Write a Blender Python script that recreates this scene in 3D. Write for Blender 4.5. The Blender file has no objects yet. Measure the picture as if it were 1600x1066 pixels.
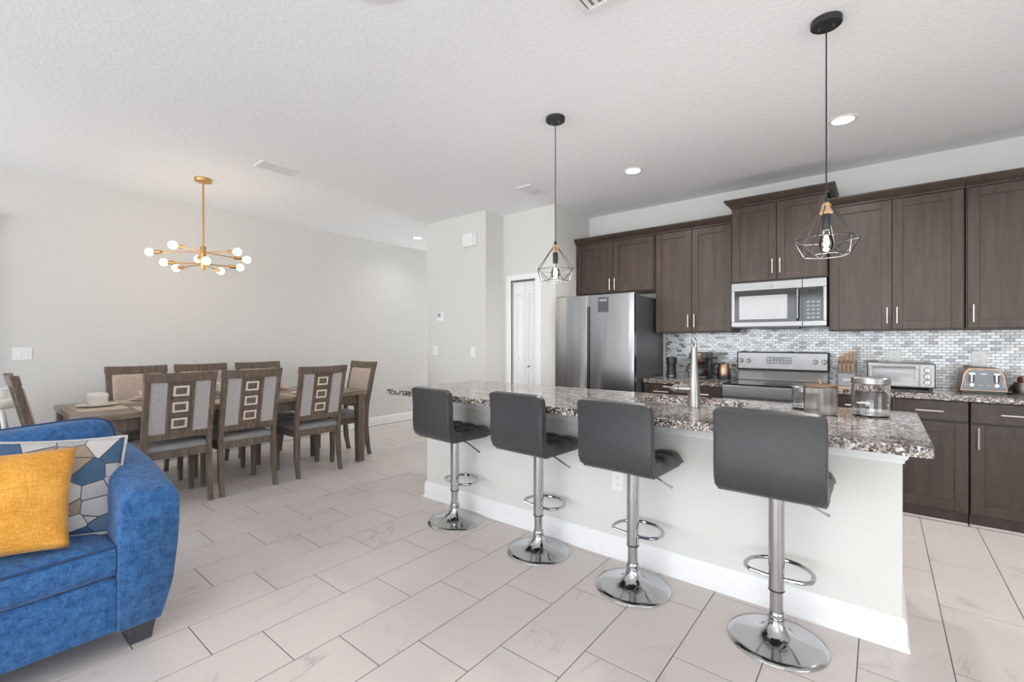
import bpy, bmesh, math, random
from mathutils import Vector, Matrix
random.seed(7)
PI = math.pi
SC = bpy.context.scene
COL = SC.collection

# ------------------------------------------------------------------ camera
F_PX = 715.0
YAW = math.atan(576 / F_PX)
CAM_H = 1.30
cam = bpy.data.cameras.new('camera')
cam.sensor_fit = 'HORIZONTAL'; cam.sensor_width = 36.0
cam.lens = F_PX / 1600 * 36.0
cam.clip_start = 0.05; cam.clip_end = 100
camo = bpy.data.objects.new('camera', cam)
camo.location = (0, 0, CAM_H); camo.rotation_euler = (PI / 2, 0, YAW)
COL.objects.link(camo); SC.camera = camo

# ------------------------------------------------------------------ world, daylight, exposure
SC.view_settings.view_transform = 'Standard'
SC.view_settings.look = 'None'
SC.view_settings.exposure = 0.03
SC.view_settings.gamma = 1.0
SC.view_settings.use_curve_mapping = False
w = bpy.data.worlds.new('sky'); SC.world = w; w.use_nodes = True
bg = w.node_tree.nodes['Background']
bg.inputs[0].default_value = (0.86, 0.93, 1.0, 1); bg.inputs[1].default_value = 4.0
SC.cycles.diffuse_bounces = 8; SC.cycles.max_bounces = 12

def area_light(name, loc, rot, sx, sy, power, color=(1, 1, 1)):
    l = bpy.data.lights.new(name, 'AREA'); l.shape = 'RECTANGLE'; l.size = sx; l.size_y = sy
    l.energy = power; l.color = color
    o = bpy.data.objects.new(name, l); o.location = loc; o.rotation_euler = rot; COL.objects.link(o)
    return o
# daylight entering through the glass doors behind the viewer
area_light('daylight_rear', (-1.1, -6.93, 1.37), (PI / 2, 0, 0), 9.4, 2.6, 285, (0.93, 0.965, 1.0))
area_light('right_fill', (3.93, -0.6, 1.45), (0, PI / 2, 0), 1.6, 3.6, 22, (0.93, 0.965, 1.0))  # added fill from the right, for more even light
area_light('hall_fill', (-5.37, 7.93, 1.25), (-PI / 2, 0, 0), 1.0, 2.0, 34, (0.95, 0.975, 1.0))  # added fill to brighten the hall and dining side

# ------------------------------------------------------------------ materials
def new_mat(name):
    m = bpy.data.materials.new(name); m.use_nodes = True
    nt = m.node_tree
    return m, nt, nt.nodes['Principled BSDF']
def N(nt, t, **kw):
    n = nt.nodes.new(t)
    for k, v in kw.items(): setattr(n, k, v)
    return n
def ramp(nt, stops, interp='LINEAR'):
    r = nt.nodes.new('ShaderNodeValToRGB'); r.color_ramp.interpolation = interp
    el = r.color_ramp.elements
    while len(el) < len(stops): el.new(0.5)
    for e, (p, c) in zip(el, stops):
        e.position = p; e.color = (c[0], c[1], c[2], 1)
    return r
def coords(nt, rnd=True, out='Object'):
    tc = N(nt, 'ShaderNodeTexCoord')
    if not rnd: return tc.outputs[out]
    oi = N(nt, 'ShaderNodeObjectInfo')
    sc = N(nt, 'ShaderNodeVectorMath', operation='SCALE'); sc.inputs[0].default_value = (37, 91, 53)
    nt.links.new(oi.outputs['Random'], sc.inputs['Scale'])
    ad = N(nt, 'ShaderNodeVectorMath', operation='ADD')
    nt.links.new(tc.outputs[out], ad.inputs[0]); nt.links.new(sc.outputs[0], ad.inputs[1])
    return ad.outputs[0]
def bump(nt, b, src, strength, dist=0.01):
    bm_ = N(nt, 'ShaderNodeBump'); bm_.inputs['Strength'].default_value = strength
    bm_.inputs['Distance'].default_value = dist
    nt.links.new(src, bm_.inputs['Height']); nt.links.new(bm_.outputs[0], b.inputs['Normal'])
def plain(name, col, rough=0.5, metal=0.0, nscale=40, namp=0.06, bmp=0.0, spec=0.5, stretch=(1, 1, 1), coat=0):
    m, nt, b = new_mat(name)
    co = coords(nt, False)
    mp = N(nt, 'ShaderNodeMapping'); mp.inputs['Scale'].default_value = stretch
    nt.links.new(co, mp.inputs[0])
    no = N(nt, 'ShaderNodeTexNoise'); no.inputs['Scale'].default_value = nscale; no.inputs['Detail'].default_value = 4
    nt.links.new(mp.outputs[0], no.inputs['Vector'])
    r = ramp(nt, [(0.3, [c * (1 - namp) for c in col]), (0.7, [min(1, c * (1 + namp)) for c in col])])
    nt.links.new(no.outputs['Fac'], r.inputs[0]); nt.links.new(r.outputs[0], b.inputs['Base Color'])
    b.inputs['Roughness'].default_value = rough; b.inputs['Metallic'].default_value = metal
    b.inputs['Specular IOR Level'].default_value = spec
    if coat: b.inputs['Coat Weight'].default_value = coat; b.inputs['Coat Roughness'].default_value = 0.1
    if bmp: bump(nt, b, no.outputs['Fac'], bmp, 0.004)
    return m
def emit(name, col, strength):
    m, nt, b = new_mat(name)
    b.inputs['Base Color'].default_value = (*col, 1)
    b.inputs['Emission Color'].default_value = (*col, 1); b.inputs['Emission Strength'].default_value = strength
    return m
def glass(name, col=(1, 1, 1), rough=0.0, ior=1.45):
    m, nt, b = new_mat(name)
    b.inputs['Base Color'].default_value = (*col, 1); b.inputs['Transmission Weight'].default_value = 1.0
    b.inputs['Roughness'].default_value = rough; b.inputs['IOR'].default_value = ior
    no = N(nt, 'ShaderNodeTexNoise'); no.inputs['Scale'].default_value = 3
    bump(nt, b, no.outputs['Fac'], 0.02)
    return m
def thin_glass(name):
    m, nt, b = new_mat(name)
    out = nt.nodes['Material Output']
    tr = N(nt, 'ShaderNodeBsdfTransparent'); gl = N(nt, 'ShaderNodeBsdfGlossy'); gl.inputs['Roughness'].default_value = 0.02
    fr = N(nt, 'ShaderNodeFresnel'); fr.inputs[0].default_value = 1.45
    mx = N(nt, 'ShaderNodeMixShader')
    nt.links.new(fr.outputs[0], mx.inputs[0]); nt.links.new(tr.outputs[0], mx.inputs[1]); nt.links.new(gl.outputs[0], mx.inputs[2])
    nt.links.new(mx.outputs[0], out.inputs['Surface'])
    return m
def wood(name, dark, light, scale=1.0, rough=0.5, axis=2, contrast=(0.35, 0.7), spec=0.4):
    m, nt, b = new_mat(name)
    co = coords(nt, True)
    st = [22 * scale] * 3; st[axis] = 2.2 * scale
    mp = N(nt, 'ShaderNodeMapping'); mp.inputs['Scale'].default_value = st
    nt.links.new(co, mp.inputs[0])
    no = N(nt, 'ShaderNodeTexNoise'); no.inputs['Scale'].default_value = 2.0; no.inputs['Detail'].default_value = 8; no.inputs['Distortion'].default_value = 0.6
    nt.links.new(mp.outputs[0], no.inputs['Vector'])
    r = ramp(nt, [(contrast[0], dark), (contrast[1], light)])
    nt.links.new(no.outputs['Fac'], r.inputs[0]); nt.links.new(r.outputs[0], b.inputs['Base Color'])
    b.inputs['Roughness'].default_value = rough; b.inputs['Specular IOR Level'].default_value = spec
    bump(nt, b, no.outputs['Fac'], 0.12, 0.002)
    return m
def fabric(name, c1, c2, scale=260, rough=0.9, bmp=0.35, blotch=None):
    m, nt, b = new_mat(name)
    co = coords(nt, False)
    def weave(vec):
        mp = N(nt, 'ShaderNodeMapping'); mp.inputs['Scale'].default_value = vec
        nt.links.new(co, mp.inputs[0])
        n = N(nt, 'ShaderNodeTexNoise'); n.inputs['Scale'].default_value = 1.0; n.inputs['Detail'].default_value = 2
        nt.links.new(mp.outputs[0], n.inputs['Vector']); return n.outputs['Fac']
    a = weave((scale, scale, scale * .12)); c = weave((scale * .15, scale * .15, scale))
    mul = N(nt, 'ShaderNodeMath', operation='ADD'); nt.links.new(a, mul.inputs[0]); nt.links.new(c, mul.inputs[1])
    hf = N(nt, 'ShaderNodeMath', operation='MULTIPLY'); hf.inputs[1].default_value = 0.5; nt.links.new(mul.outputs[0], hf.inputs[0])
    src = hf.outputs[0]
    if blotch:
        nb = N(nt, 'ShaderNodeTexNoise'); nb.inputs['Scale'].default_value = blotch; nb.inputs['Detail'].default_value = 6
        nt.links.new(co, nb.inputs['Vector'])
        mx = N(nt, 'ShaderNodeMath', operation='MULTIPLY_ADD'); mx.inputs[1].default_value = 0.55; mx.inputs[2].default_value = -0.27
        nt.links.new(nb.outputs['Fac'], mx.inputs[0])
        ad = N(nt, 'ShaderNodeMath', operation='ADD'); nt.links.new(src, ad.inputs[0]); nt.links.new(mx.outputs[0], ad.inputs[1]); src = ad.outputs[0]
    r = ramp(nt, [(0.32, c1), (0.68, c2)])
    nt.links.new(src, r.inputs[0]); nt.links.new(r.outputs[0], b.inputs['Base Color'])
    b.inputs['Roughness'].default_value = rough; b.inputs['Specular IOR Level'].default_value = 0.2
    b.inputs['Sheen Weight'].default_value = 0.15
    bump(nt, b, hf.outputs[0], bmp, 0.003)
    return m

M = {}
M['wall'] = plain('wall_paint', (0.67, 0.66, 0.635), 0.85, nscale=90, namp=0.01, bmp=0.05)
M['island_paint'] = plain('island_paint', (0.71, 0.70, 0.665), 0.8, nscale=90, namp=0.01, bmp=0.05)
M['trim'] = plain('white_trim_paint', (0.84, 0.84, 0.84), 0.4, namp=0.01)
def ceiling_mat():
    m, nt, b = new_mat('ceiling_knockdown')
    b.inputs['Base Color'].default_value = (0.88, 0.895, 0.905, 1); b.inputs['Roughness'].default_value = 0.9
    co = coords(nt, False)
    no = N(nt, 'ShaderNodeTexNoise'); no.inputs['Scale'].default_value = 32; no.inputs['Detail'].default_value = 5; no.inputs['Distortion'].default_value = 0.8
    nt.links.new(co, no.inputs['Vector'])
    r = ramp(nt, [(0.45, (0, 0, 0)), (0.58, (1, 1, 1))]); nt.links.new(no.outputs['Fac'], r.inputs[0])
    bump(nt, b, r.outputs[0], 0.20, 0.004)
    return m
M['ceiling'] = ceiling_mat()
def tile_mat(name, islands):
    m, nt, b = new_mat(name)
    tc = N(nt, 'ShaderNodeTexCoord')
    if islands:
        g = N(nt, 'ShaderNodeNewGeometry'); rnd = g.outputs['Random Per Island']
    else:
        g = N(nt, 'ShaderNodeObjectInfo'); rnd = g.outputs['Random']
    sc = N(nt, 'ShaderNodeVectorMath', operation='SCALE'); sc.inputs[0].default_value = (37, 91, 53)
    nt.links.new(rnd, sc.inputs['Scale'])
    ad = N(nt, 'ShaderNodeVectorMath', operation='ADD'); nt.links.new(tc.outputs['Object'], ad.inputs[0]); nt.links.new(sc.outputs[0], ad.inputs[1])
    mp = N(nt, 'ShaderNodeMapping'); mp.inputs['Scale'].default_value = (2.4, 0.9, 1); mp.inputs['Rotation'].default_value = (0, 0, 0.6)
    nt.links.new(ad.outputs[0], mp.inputs[0])
    no = N(nt, 'ShaderNodeTexNoise'); no.inputs['Scale'].default_value = 1.0; no.inputs['Detail'].default_value = 6; no.inputs['Distortion'].default_value = 1.0
    nt.links.new(mp.outputs[0], no.inputs['Vector'])
    s = N(nt, 'ShaderNodeMath', operation='SUBTRACT'); s.inputs[1].default_value = 0.5; nt.links.new(no.outputs['Fac'], s.inputs[0])
    a = N(nt, 'ShaderNodeMath', operation='ABSOLUTE'); nt.links.new(s.outputs[0], a.inputs[0])
    r = ramp(nt, [(0.0, (0.46, 0.425, 0.405)), (0.007, (0.61, 0.555, 0.53)), (0.03, (0.665, 0.605, 0.575))])
    nt.links.new(a.outputs[0], r.inputs[0])
    n2 = N(nt, 'ShaderNodeTexNoise'); n2.inputs['Scale'].default_value = 2.5; nt.links.new(ad.outputs[0], n2.inputs['Vector'])
    r2 = ramp(nt, [(0.50, (0, 0, 0)), (0.68, (1, 1, 1))]); nt.links.new(n2.outputs['Fac'], r2.inputs[0])
    mx = N(nt, 'ShaderNodeMix', data_type='RGBA')
    mx.inputs[6].default_value = (0.67, 0.61, 0.58, 1)
    nt.links.new(r2.outputs[0], mx.inputs[0]); nt.links.new(r.outputs[0], mx.inputs[7])
    nt.links.new(mx.outputs[2], b.inputs['Base Color'])
    b.inputs['Roughness'].default_value = 0.38; b.inputs['Specular IOR Level'].default_value = 0.45
    return m
M['tile'] = tile_mat('floor_tile', False); M['tile_many'] = tile_mat('floor_tile_field', True)
M['grout'] = plain('grout', (0.105, 0.092, 0.085), 0.9)
def granite_mat():
    m, nt, b = new_mat('granite')
    co = coords(nt, False)
    dn = N(nt, 'ShaderNodeTexNoise'); dn.inputs['Scale'].default_value = 60; nt.links.new(co, dn.inputs['Vector'])
    mxv = N(nt, 'ShaderNodeMix', data_type='VECTOR'); mxv.inputs[0].default_value = 0.012
    nt.links.new(co, mxv.inputs[4]); nt.links.new(dn.outputs['Color'], mxv.inputs[5])
    vo = N(nt, 'ShaderNodeTexVoronoi'); vo.inputs['Scale'].default_value = 125; nt.links.new(mxv.outputs[1], vo.inputs['Vector'])
    sp = N(nt, 'ShaderNodeSeparateColor'); nt.links.new(vo.outputs['Color'], sp.inputs[0])
    no = N(nt, 'ShaderNodeTexNoise'); no.inputs['Scale'].default_value = 14; no.inputs['Detail'].default_value = 6; nt.links.new(co, no.inputs['Vector'])
    ad = N(nt, 'ShaderNodeMath', operation='MULTIPLY_ADD'); ad.inputs[1].default_value = 0.9; ad.inputs[2].default_value = -0.45
    nt.links.new(no.outputs['Fac'], ad.inputs[0])
    su = N(nt, 'ShaderNodeMath', operation='ADD'); nt.links.new(sp.outputs[0], su.inputs[0]); nt.links.new(ad.outputs[0], su.inputs[1])
    r = ramp(nt, [(0.0, (0.02, 0.018, 0.018)), (0.18, (0.10, 0.075, 0.06)), (0.36, (0.21, 0.16, 0.135)), (0.58, (0.30, 0.25, 0.22)), (0.78, (0.50, 0.47, 0.45)), (0.93, (0.70, 0.69, 0.68))], 'CONSTANT')
    nt.links.new(su.outputs[0], r.inputs[0]); nt.links.new(r.outputs[0], b.inputs['Base Color'])
    b.inputs['Roughness'].default_value = 0.06; b.inputs['Specular IOR Level'].default_value = 0.6
    return m
M['granite'] = granite_mat()
M['cab'] = wood('espresso_wood', (0.048, 0.033, 0.025), (0.076, 0.054, 0.042), 0.5, 0.36, 2, (0.3, 0.75), 0.3)
M['cab_in'] = plain('cabinet_shadow_wood', (0.03, 0.022, 0.018), 0.5)
def steel_mat(name, col, rough, ax, amp=0.12):
    m, nt, b = new_mat(name)
    co = coords(nt, False)
    st = [260, 260, 260]; st[ax] = 1.5
    mp = N(nt, 'ShaderNodeMapping'); mp.inputs['Scale'].default_value = st; nt.links.new(co, mp.inputs[0])
    no = N(nt, 'ShaderNodeTexNoise'); no.inputs['Scale'].default_value = 1; no.inputs['Detail'].default_value = 3; nt.links.new(mp.outputs[0], no.inputs['Vector'])
    r = ramp(nt, [(0.3, [c * (1 - amp) for c in col]), (0.7, [min(1, c * (1 + amp)) for c in col])])
    nt.links.new(no.outputs['Fac'], r.inputs[0]); nt.links.new(r.outputs[0], b.inputs['Base Color'])
    b.inputs['Metallic'].default_value = 1.0; b.inputs['Roughness'].default_value = rough
    wv = N(nt, 'ShaderNodeTexNoise'); wv.inputs['Scale'].default_value = 5; 
    mp2 = N(nt, 'ShaderNodeMapping'); s2 = [1, 1, 1]; s2[ax] = 0.15; mp2.inputs['Scale'].default_value = s2
    nt.links.new(co, mp2.inputs[0]); nt.links.new(mp2.outputs[0], wv.inputs['Vector'])
    bump(nt, b, wv.outputs['Fac'], 0.12, 0.02)
    if ax == 2:
        tg = N(nt, 'ShaderNodeTangent'); tg.direction_type = 'RADIAL'; tg.axis = 'Z'
        nt.links.new(tg.outputs[0], b.inputs['Tangent'])
        b.inputs['Anisotropic'].default_value = 0.92; b.inputs['Anisotropic Rotation'].default_value = 0.25
    return m
M['steel_v'] = steel_mat('fridge_steel', (0.37, 0.375, 0.385), 0.17, 2, 0.04)
M['steel_h'] = steel_mat('brushed_steel', (0.25, 0.247, 0.243), 0.36, 0, 0.05)
M['steel_dark'] = plain('dark_grey_steel', (0.16, 0.165, 0.175), 0.35, 0.6, namp=0.04)
M['chrome'] = plain('chrome', (0.50, 0.50, 0.51), 0.08, 1.0, namp=0.01)
M['nickel'] = plain('brushed_nickel', (0.36, 0.345, 0.335), 0.36, 1.0, namp=0.02)
M['nickel_handle'] = plain('satin_nickel_handle', (0.80, 0.70, 0.64), 0.35, 0.85, namp=0.02)
M['black_glass'] = plain('black_glass', (0.012, 0.012, 0.014), 0.05, namp=0.01, spec=0.6)
M['mw_glass'] = plain('dark_mirror_glass', (0.03, 0.03, 0.032), 0.06, 0.0, namp=0.01, spec=0.35)
M['mw_window'] = plain('oven_window_glass', (0.34, 0.342, 0.345), 0.08, 0.0, namp=0.01, spec=0.5)
M['black'] = plain('black_plastic', (0.02, 0.02, 0.022), 0.35, namp=0.05)
M['black_metal'] = plain('black_metal', (0.035, 0.035, 0.038), 0.45, 0.3, namp=0.05)
M['leather'] = plain('black_leatherette', (0.045, 0.045, 0.047), 0.36, namp=0.12, nscale=200, bmp=0.08, spec=0.5)
M['chair_wood'] = wood('weathered_oak', (0.10, 0.073, 0.054), (0.195, 0.148, 0.112), 1.2, 0.5)
M['table_wood'] = wood('weathered_oak_top', (0.16, 0.117, 0.085), (0.30, 0.23, 0.175), 1.0, 0.36, 1)
M['linen'] = fabric('grey_linen', (0.31, 0.285, 0.28), (0.56, 0.525, 0.51), 320)
M['linen_lamplit'] = fabric('lamplit_linen', (0.38, 0.30, 0.245), (0.62, 0.51, 0.43), 320)  # chandelier's warm light put into the pad linen colour
M['seat_vinyl'] = fabric('seat_cloth', (0.20, 0.19, 0.19), (0.33, 0.315, 0.31), 300, 0.6)
M['inlay'] = plain('cream_inlay', (0.72, 0.64, 0.55), 0.5, namp=0.05)
M['blue'] = fabric('blue_chenille', (0.014, 0.065, 0.18), (0.062, 0.18, 0.41), 340, 0.9, 0.45, blotch=30)
M['yellow'] = fabric('mustard_cloth', (0.56, 0.24, 0.026), (0.82, 0.42, 0.085), 240, 0.9, 0.35, blotch=9)
M['piping'] = fabric('grey_piping', (0.42, 0.41, 0.40), (0.66, 0.64, 0.62), 300)
M['blue_piping'] = plain('navy_piping', (0.02, 0.06, 0.15), 0.85)
def pattern_mat():
    m, nt, b = new_mat('geometric_print')
    co = coords(nt, False)
    mp = N(nt, 'ShaderNodeMapping'); mp.inputs['Scale'].default_value = (1, 0.0, 1); nt.links.new(co, mp.inputs[0])
    vo = N(nt, 'ShaderNodeTexVoronoi'); vo.inputs['Scale'].default_value = 10.5; vo.inputs['Randomness'].default_value = 1.0; nt.links.new(mp.outputs[0], vo.inputs['Vector'])
    sp = N(nt, 'ShaderNodeSeparateColor'); nt.links.new(vo.outputs['Color'], sp.inputs[0])
    r = ramp(nt, [(0.0, (0.05, 0.11, 0.20)), (0.24, (0.42, 0.42, 0.43)), (0.42, (0.50, 0.49, 0.48)), (0.58, (0.34, 0.27, 0.21)), (0.70, (0.60, 0.585, 0.57)), (0.86, (0.11, 0.17, 0.27))], 'CONSTANT')
    nt.links.new(sp.outputs[0], r.inputs[0])
    ve = N(nt, 'ShaderNodeTexVoronoi'); ve.feature = 'DISTANCE_TO_EDGE'; ve.inputs['Scale'].default_value = 10.5
    nt.links.new(mp.outputs[0], ve.inputs['Vector'])
    rl = ramp(nt, [(0.0, (1, 1, 1)), (0.012, (0, 0, 0))], 'CONSTANT'); nt.links.new(ve.outputs['Distance'], rl.inputs[0])
    mx = N(nt, 'ShaderNodeMix', data_type='RGBA'); mx.inputs[7].default_value = (0.05, 0.05, 0.06, 1)
    nt.links.new(rl.outputs[0], mx.inputs[0]); nt.links.new(r.outputs[0], mx.inputs[6])
    nt.links.new(mx.outputs[2], b.inputs['Base Color']); b.inputs['Roughness'].default_value = 0.75
    no = N(nt, 'ShaderNodeTexNoise'); no.inputs['Scale'].default_value = 250; nt.links.new(co, no.inputs['Vector']); bump(nt, b, no.outputs['Fac'], 0.2, 0.002)
    return m
M['pattern'] = pattern_mat()
def mosaic_mat(name, islands):
    m, nt, b = new_mat(name)
    if islands:
        g = N(nt, 'ShaderNodeNewGeometry'); rnd = g.outputs['Random Per Island']
    else:
        g = N(nt, 'ShaderNodeObjectInfo'); rnd = g.outputs['Random']
    r = ramp(nt, [(0.0, (0.74, 0.77, 0.80)), (0.24, (0.50, 0.53, 0.56)), (0.40, (0.66, 0.65, 0.60)), (0.54, (0.32, 0.32, 0.33)), (0.64, (0.80, 0.80, 0.79)), (0.82, (0.56, 0.53, 0.48)), (0.92, (0.20, 0.185, 0.18))], 'CONSTANT')
    nt.links.new(rnd, r.inputs[0])
    co = coords(nt, False)
    no = N(nt, 'ShaderNodeTexNoise'); no.inputs['Scale'].default_value = 70; no.inputs['Detail'].default_value = 4; nt.links.new(co, no.inputs['Vector'])
    mx = N(nt, 'ShaderNodeMix', data_type='RGBA'); mx.blend_type = 'OVERLAY'; mx.inputs[0].default_value = 0.55
    nt.links.new(r.outputs[0], mx.inputs[6]); nt.links.new(no.outputs['Fac'], mx.inputs[7])
    nt.links.new(mx.outputs[2], b.inputs['Base Color'])
    b.inputs['Roughness'].default_value = 0.14; b.inputs['Specular IOR Level'].default_value = 0.7
    return m
M['mosaic'] = mosaic_mat('mosaic_tile', False); M['mosaic_many'] = mosaic_mat('mosaic_tile_field', True)
M['mosaic_grout'] = plain('mosaic_grout', (0.26, 0.26, 0.27), 0.9)
M['brass'] = plain('brushed_brass', (0.62, 0.36, 0.15), 0.34, 1.0, namp=0.03)
M['copper'] = plain('copper_finish', (0.46, 0.29, 0.195), 0.3, 1.0, namp=0.04)
M['bronze'] = plain('bronze_finish', (0.27, 0.185, 0.135), 0.34, 1.0, namp=0.04)
M['tan_wood'] = wood('tan_wood', (0.45, 0.28, 0.15), (0.60, 0.40, 0.23), 3, 0.5)
M['knife_wood'] = wood('knife_handle_wood', (0.40, 0.26, 0.18), (0.62, 0.44, 0.33), 3, 0.45)
M['bulb_warm'] = emit('warm_bulb', (1.0, 0.76, 0.45), 7)
M['bulb_white'] = emit('clear_bulb_glow', (1.0, 0.97, 0.92), 9)
M['can_light'] = emit('downlight_lens', (1.0, 0.98, 0.95), 7)
M['glass'] = glass('jar_glass', (0.97, 0.98, 0.98))
M['frosted'] = glass('ribbed_pressed_glass', (0.98, 0.95, 0.93), 0.18)
M['bulb_glass'] = thin_glass('bulb_glass')
M['pane'] = thin_glass('window_glass')
M['cream'] = plain('cream_ceramic', (0.78, 0.73, 0.67), 0.3, namp=0.02)
M['pink'] = plain('pink_ceramic', (0.80, 0.60, 0.55), 0.3, namp=0.02)
M['coral'] = plain('coral_ceramic', (0.66, 0.30, 0.23), 0.35, namp=0.03)
M['mat_cloth'] = fabric('tan_placemat', (0.42, 0.33, 0.24), (0.58, 0.47, 0.36), 400)
M['white_plastic'] = plain('white_plastic', (0.82, 0.82, 0.81), 0.35, namp=0.01)
M['grey_plastic'] = plain('grey_plastic', (0.30, 0.30, 0.31), 0.4, namp=0.02)
M['vent_dark'] = plain('vent_duct_grey', (0.28, 0.28, 0.285), 0.6)
M['vent_white'] = plain('vent_enamel', (0.78, 0.78, 0.78), 0.4, namp=0.01)
M['sofa_leg'] = plain('charcoal_leg', (0.055, 0.058, 0.07), 0.45, namp=0.08)
M['card'] = plain('dark_card', (0.07, 0.075, 0.085), 0.6, namp=0.2, nscale=25)
M['toaster_grey'] = plain('slate_grey_enamel', (0.13, 0.14, 0.15), 0.3, 0.2)
M['carafe'] = glass('smoky_carafe_glass', (0.75, 0.72, 0.70))
M['coffee'] = plain('coffee', (0.03, 0.018, 0.012), 0.2)

# ------------------------------------------------------------------ mesh helpers
class MB:
    def __init__(s): s.v = []; s.f = []
    def add(s, verts, faces):
        n = len(s.v); s.v += [tuple(p) for p in verts]; s.f += [[i + n for i in fc] for fc in faces]; return s
    def box(s, x0, x1, y0, y1, z0, z1):
        return s.add([(x0, y0, z0), (x1, y0, z0), (x1, y1, z0), (x0, y1, z0), (x0, y0, z1), (x1, y0, z1), (x1, y1, z1), (x0, y1, z1)],
                     [[0, 3, 2, 1], [4, 5, 6, 7], [0, 1, 5, 4], [1, 2, 6, 5], [2, 3, 7, 6], [3, 0, 4, 7]])
    def hexa(s, b, t):
        return s.add(list(b) + list(t), [[0, 3, 2, 1], [4, 5, 6, 7], [0, 1, 5, 4], [1, 2, 6, 5], [2, 3, 7, 6], [3, 0, 4, 7]])
    def loft(s, secs, cap0=True, cap1=True, closed=True):
        n = len(secs[0]); V = []; Fc = []
        for sec in secs: V += list(sec)
        for i in range(len(secs) - 1):
            for j in range(n if closed else n - 1):
                k = (j + 1) % n
                Fc.append([i * n + j, i * n + k, (i + 1) * n + k, (i + 1) * n + j])
        if cap0: Fc.append(list(range(n))[::-1])
        if cap1: Fc.append([(len(secs) - 1) * n + j for j in range(n)])
        return s.add(V, Fc)
    def cyl(s, p0, p1, r0, r1=None, n=20, caps=True):
        r1 = r0 if r1 is None else r1
        p0 = Vector(p0); p1 = Vector(p1); d = (p1 - p0).normalized()
        a = Vector((0, 0, 1)) if abs(d.z) < 0.9 else Vector((1, 0, 0))
        u = d.cross(a).normalized(); v = d.cross(u)
        ring = lambda p, r: [p + (u * math.cos(2 * PI * i / n) - v * math.sin(2 * PI * i / n)) * r for i in range(n)]
        return s.loft([ring(p0, r0)[::-1], ring(p1, r1)[::-1]], caps, caps)
    def lathe(s, c, prof, n=28, closed_ends=True):
        secs = [[(c[0] + max(r, 1e-4) * math.cos(2 * PI * i / n), c[1] + max(r, 1e-4) * math.sin(2 * PI * i / n), c[2] + z) for i in range(n)] for r, z in prof]
        return s.loft(secs, closed_ends, closed_ends)
    def tube(s, pts, r, n=8, closed=False):
        pts = [Vector(p) for p in pts]; m = len(pts); secs = []; pu = None
        for i, p in enumerate(pts):
            if closed: d = (pts[(i + 1) % m] - pts[i - 1]).normalized()
            else: d = (pts[min(i + 1, m - 1)] - pts[max(i - 1, 0)]).normalized()
            if pu is None:
                a = Vector((0, 0, 1)) if abs(d.z) < 0.9 else Vector((1, 0, 0)); u = d.cross(a).normalized()
            else:
                u = (pu - d * pu.dot(d)).normalized()
            pu = u; v = d.cross(u)
            rr = r[i] if isinstance(r, (list, tuple)) else r
            secs.append([p + (u * math.cos(2 * PI * k / n) + v * math.sin(2 * PI * k / n)) * rr for k in range(n)])
        if closed: secs.append(secs[0]); return s.loft(secs, False, False)
        return s.loft(secs)
    def sphere(s, c, r, n=16, sz=1.0):
        prof = [(r * math.sin(PI * i / (n // 2)), -r * sz * math.cos(PI * i / (n // 2))) for i in range(n // 2 + 1)]
        return s.lathe(c, prof, n, False)
    def prism(s, poly, axis, a0, a1):
        def P(p, a):
            return (a, p[0], p[1]) if axis == 'x' else (p[0], a, p[1]) if axis == 'y' else (p[0], p[1], a)
        return s.loft([[P(p, a0) for p in poly], [P(p, a1) for p in poly]])
    def xf(s, fn):
        s.v = [tuple(fn(*p)) for p in s.v]; return s

BASE = {}
def thing(name, label, cat, base=(0, 0, 0), group=None, kind=None):
    o = bpy.data.objects.new(name, None); o.empty_display_size = 0.1
    o.location = base; COL.objects.link(o)
    o['label'] = label
    if cat: o['category'] = cat
    if group: o['group'] = group
    if kind: o['kind'] = kind
    BASE[o.name] = Vector(base); return o
def build(name, mb, mat, parent=None, bevel=0, seg=2, ang=35, subsurf=0, base=None, recalc=True):
    b = BASE[parent.name] if parent else Vector(base or (0, 0, 0))
    me = bpy.data.meshes.new(name)
    me.from_pydata([(p[0] - b.x, p[1] - b.y, p[2] - b.z) for p in mb.v], [], mb.f)
    if recalc:
        bm = bmesh.new(); bm.from_mesh(me); bmesh.ops.recalc_face_normals(bm, faces=bm.faces); bm.to_mesh(me); bm.free()
    me.materials.append(M[mat] if isinstance(mat, str) else mat)
    me.shade_smooth(); me.set_sharp_from_angle(angle=math.radians(ang))
    o = bpy.data.objects.new(name, me); COL.objects.link(o)
    if bevel:
        md = o.modifiers.new('bevel', 'BEVEL'); md.width = bevel; md.segments = seg; md.limit_method = 'ANGLE'; md.angle_limit = math.radians(40)
        md.harden_normals = True
    if subsurf:
        md = o.modifiers.new('subsurf', 'SUBSURF'); md.levels = subsurf; md.render_levels = subsurf
    if parent: o.parent = parent
    elif base: o.location = base
    BASE[o.name] = b
    return o
def tag(o, label, cat, group=None, kind=None):
    o['label'] = label
    if cat: o['category'] = cat
    if group: o['group'] = group
    if kind: o['kind'] = kind
    return o
def struct(name, mb, mat, label, bevel=0, base=None):
    o = build(name, mb, mat, None, bevel, base=base); o['kind'] = 'structure'; o['label'] = label; return o
def kids(o): return [c for c in bpy.data.objects if c.parent == o]
def copy_tree(o, parent=None):
    c = o.copy(); COL.objects.link(c); c.parent = parent
    for ch in kids(o): copy_tree(ch, c)
    BASE[c.name] = BASE.get(o.name, Vector((0, 0, 0)))
    return c
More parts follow.
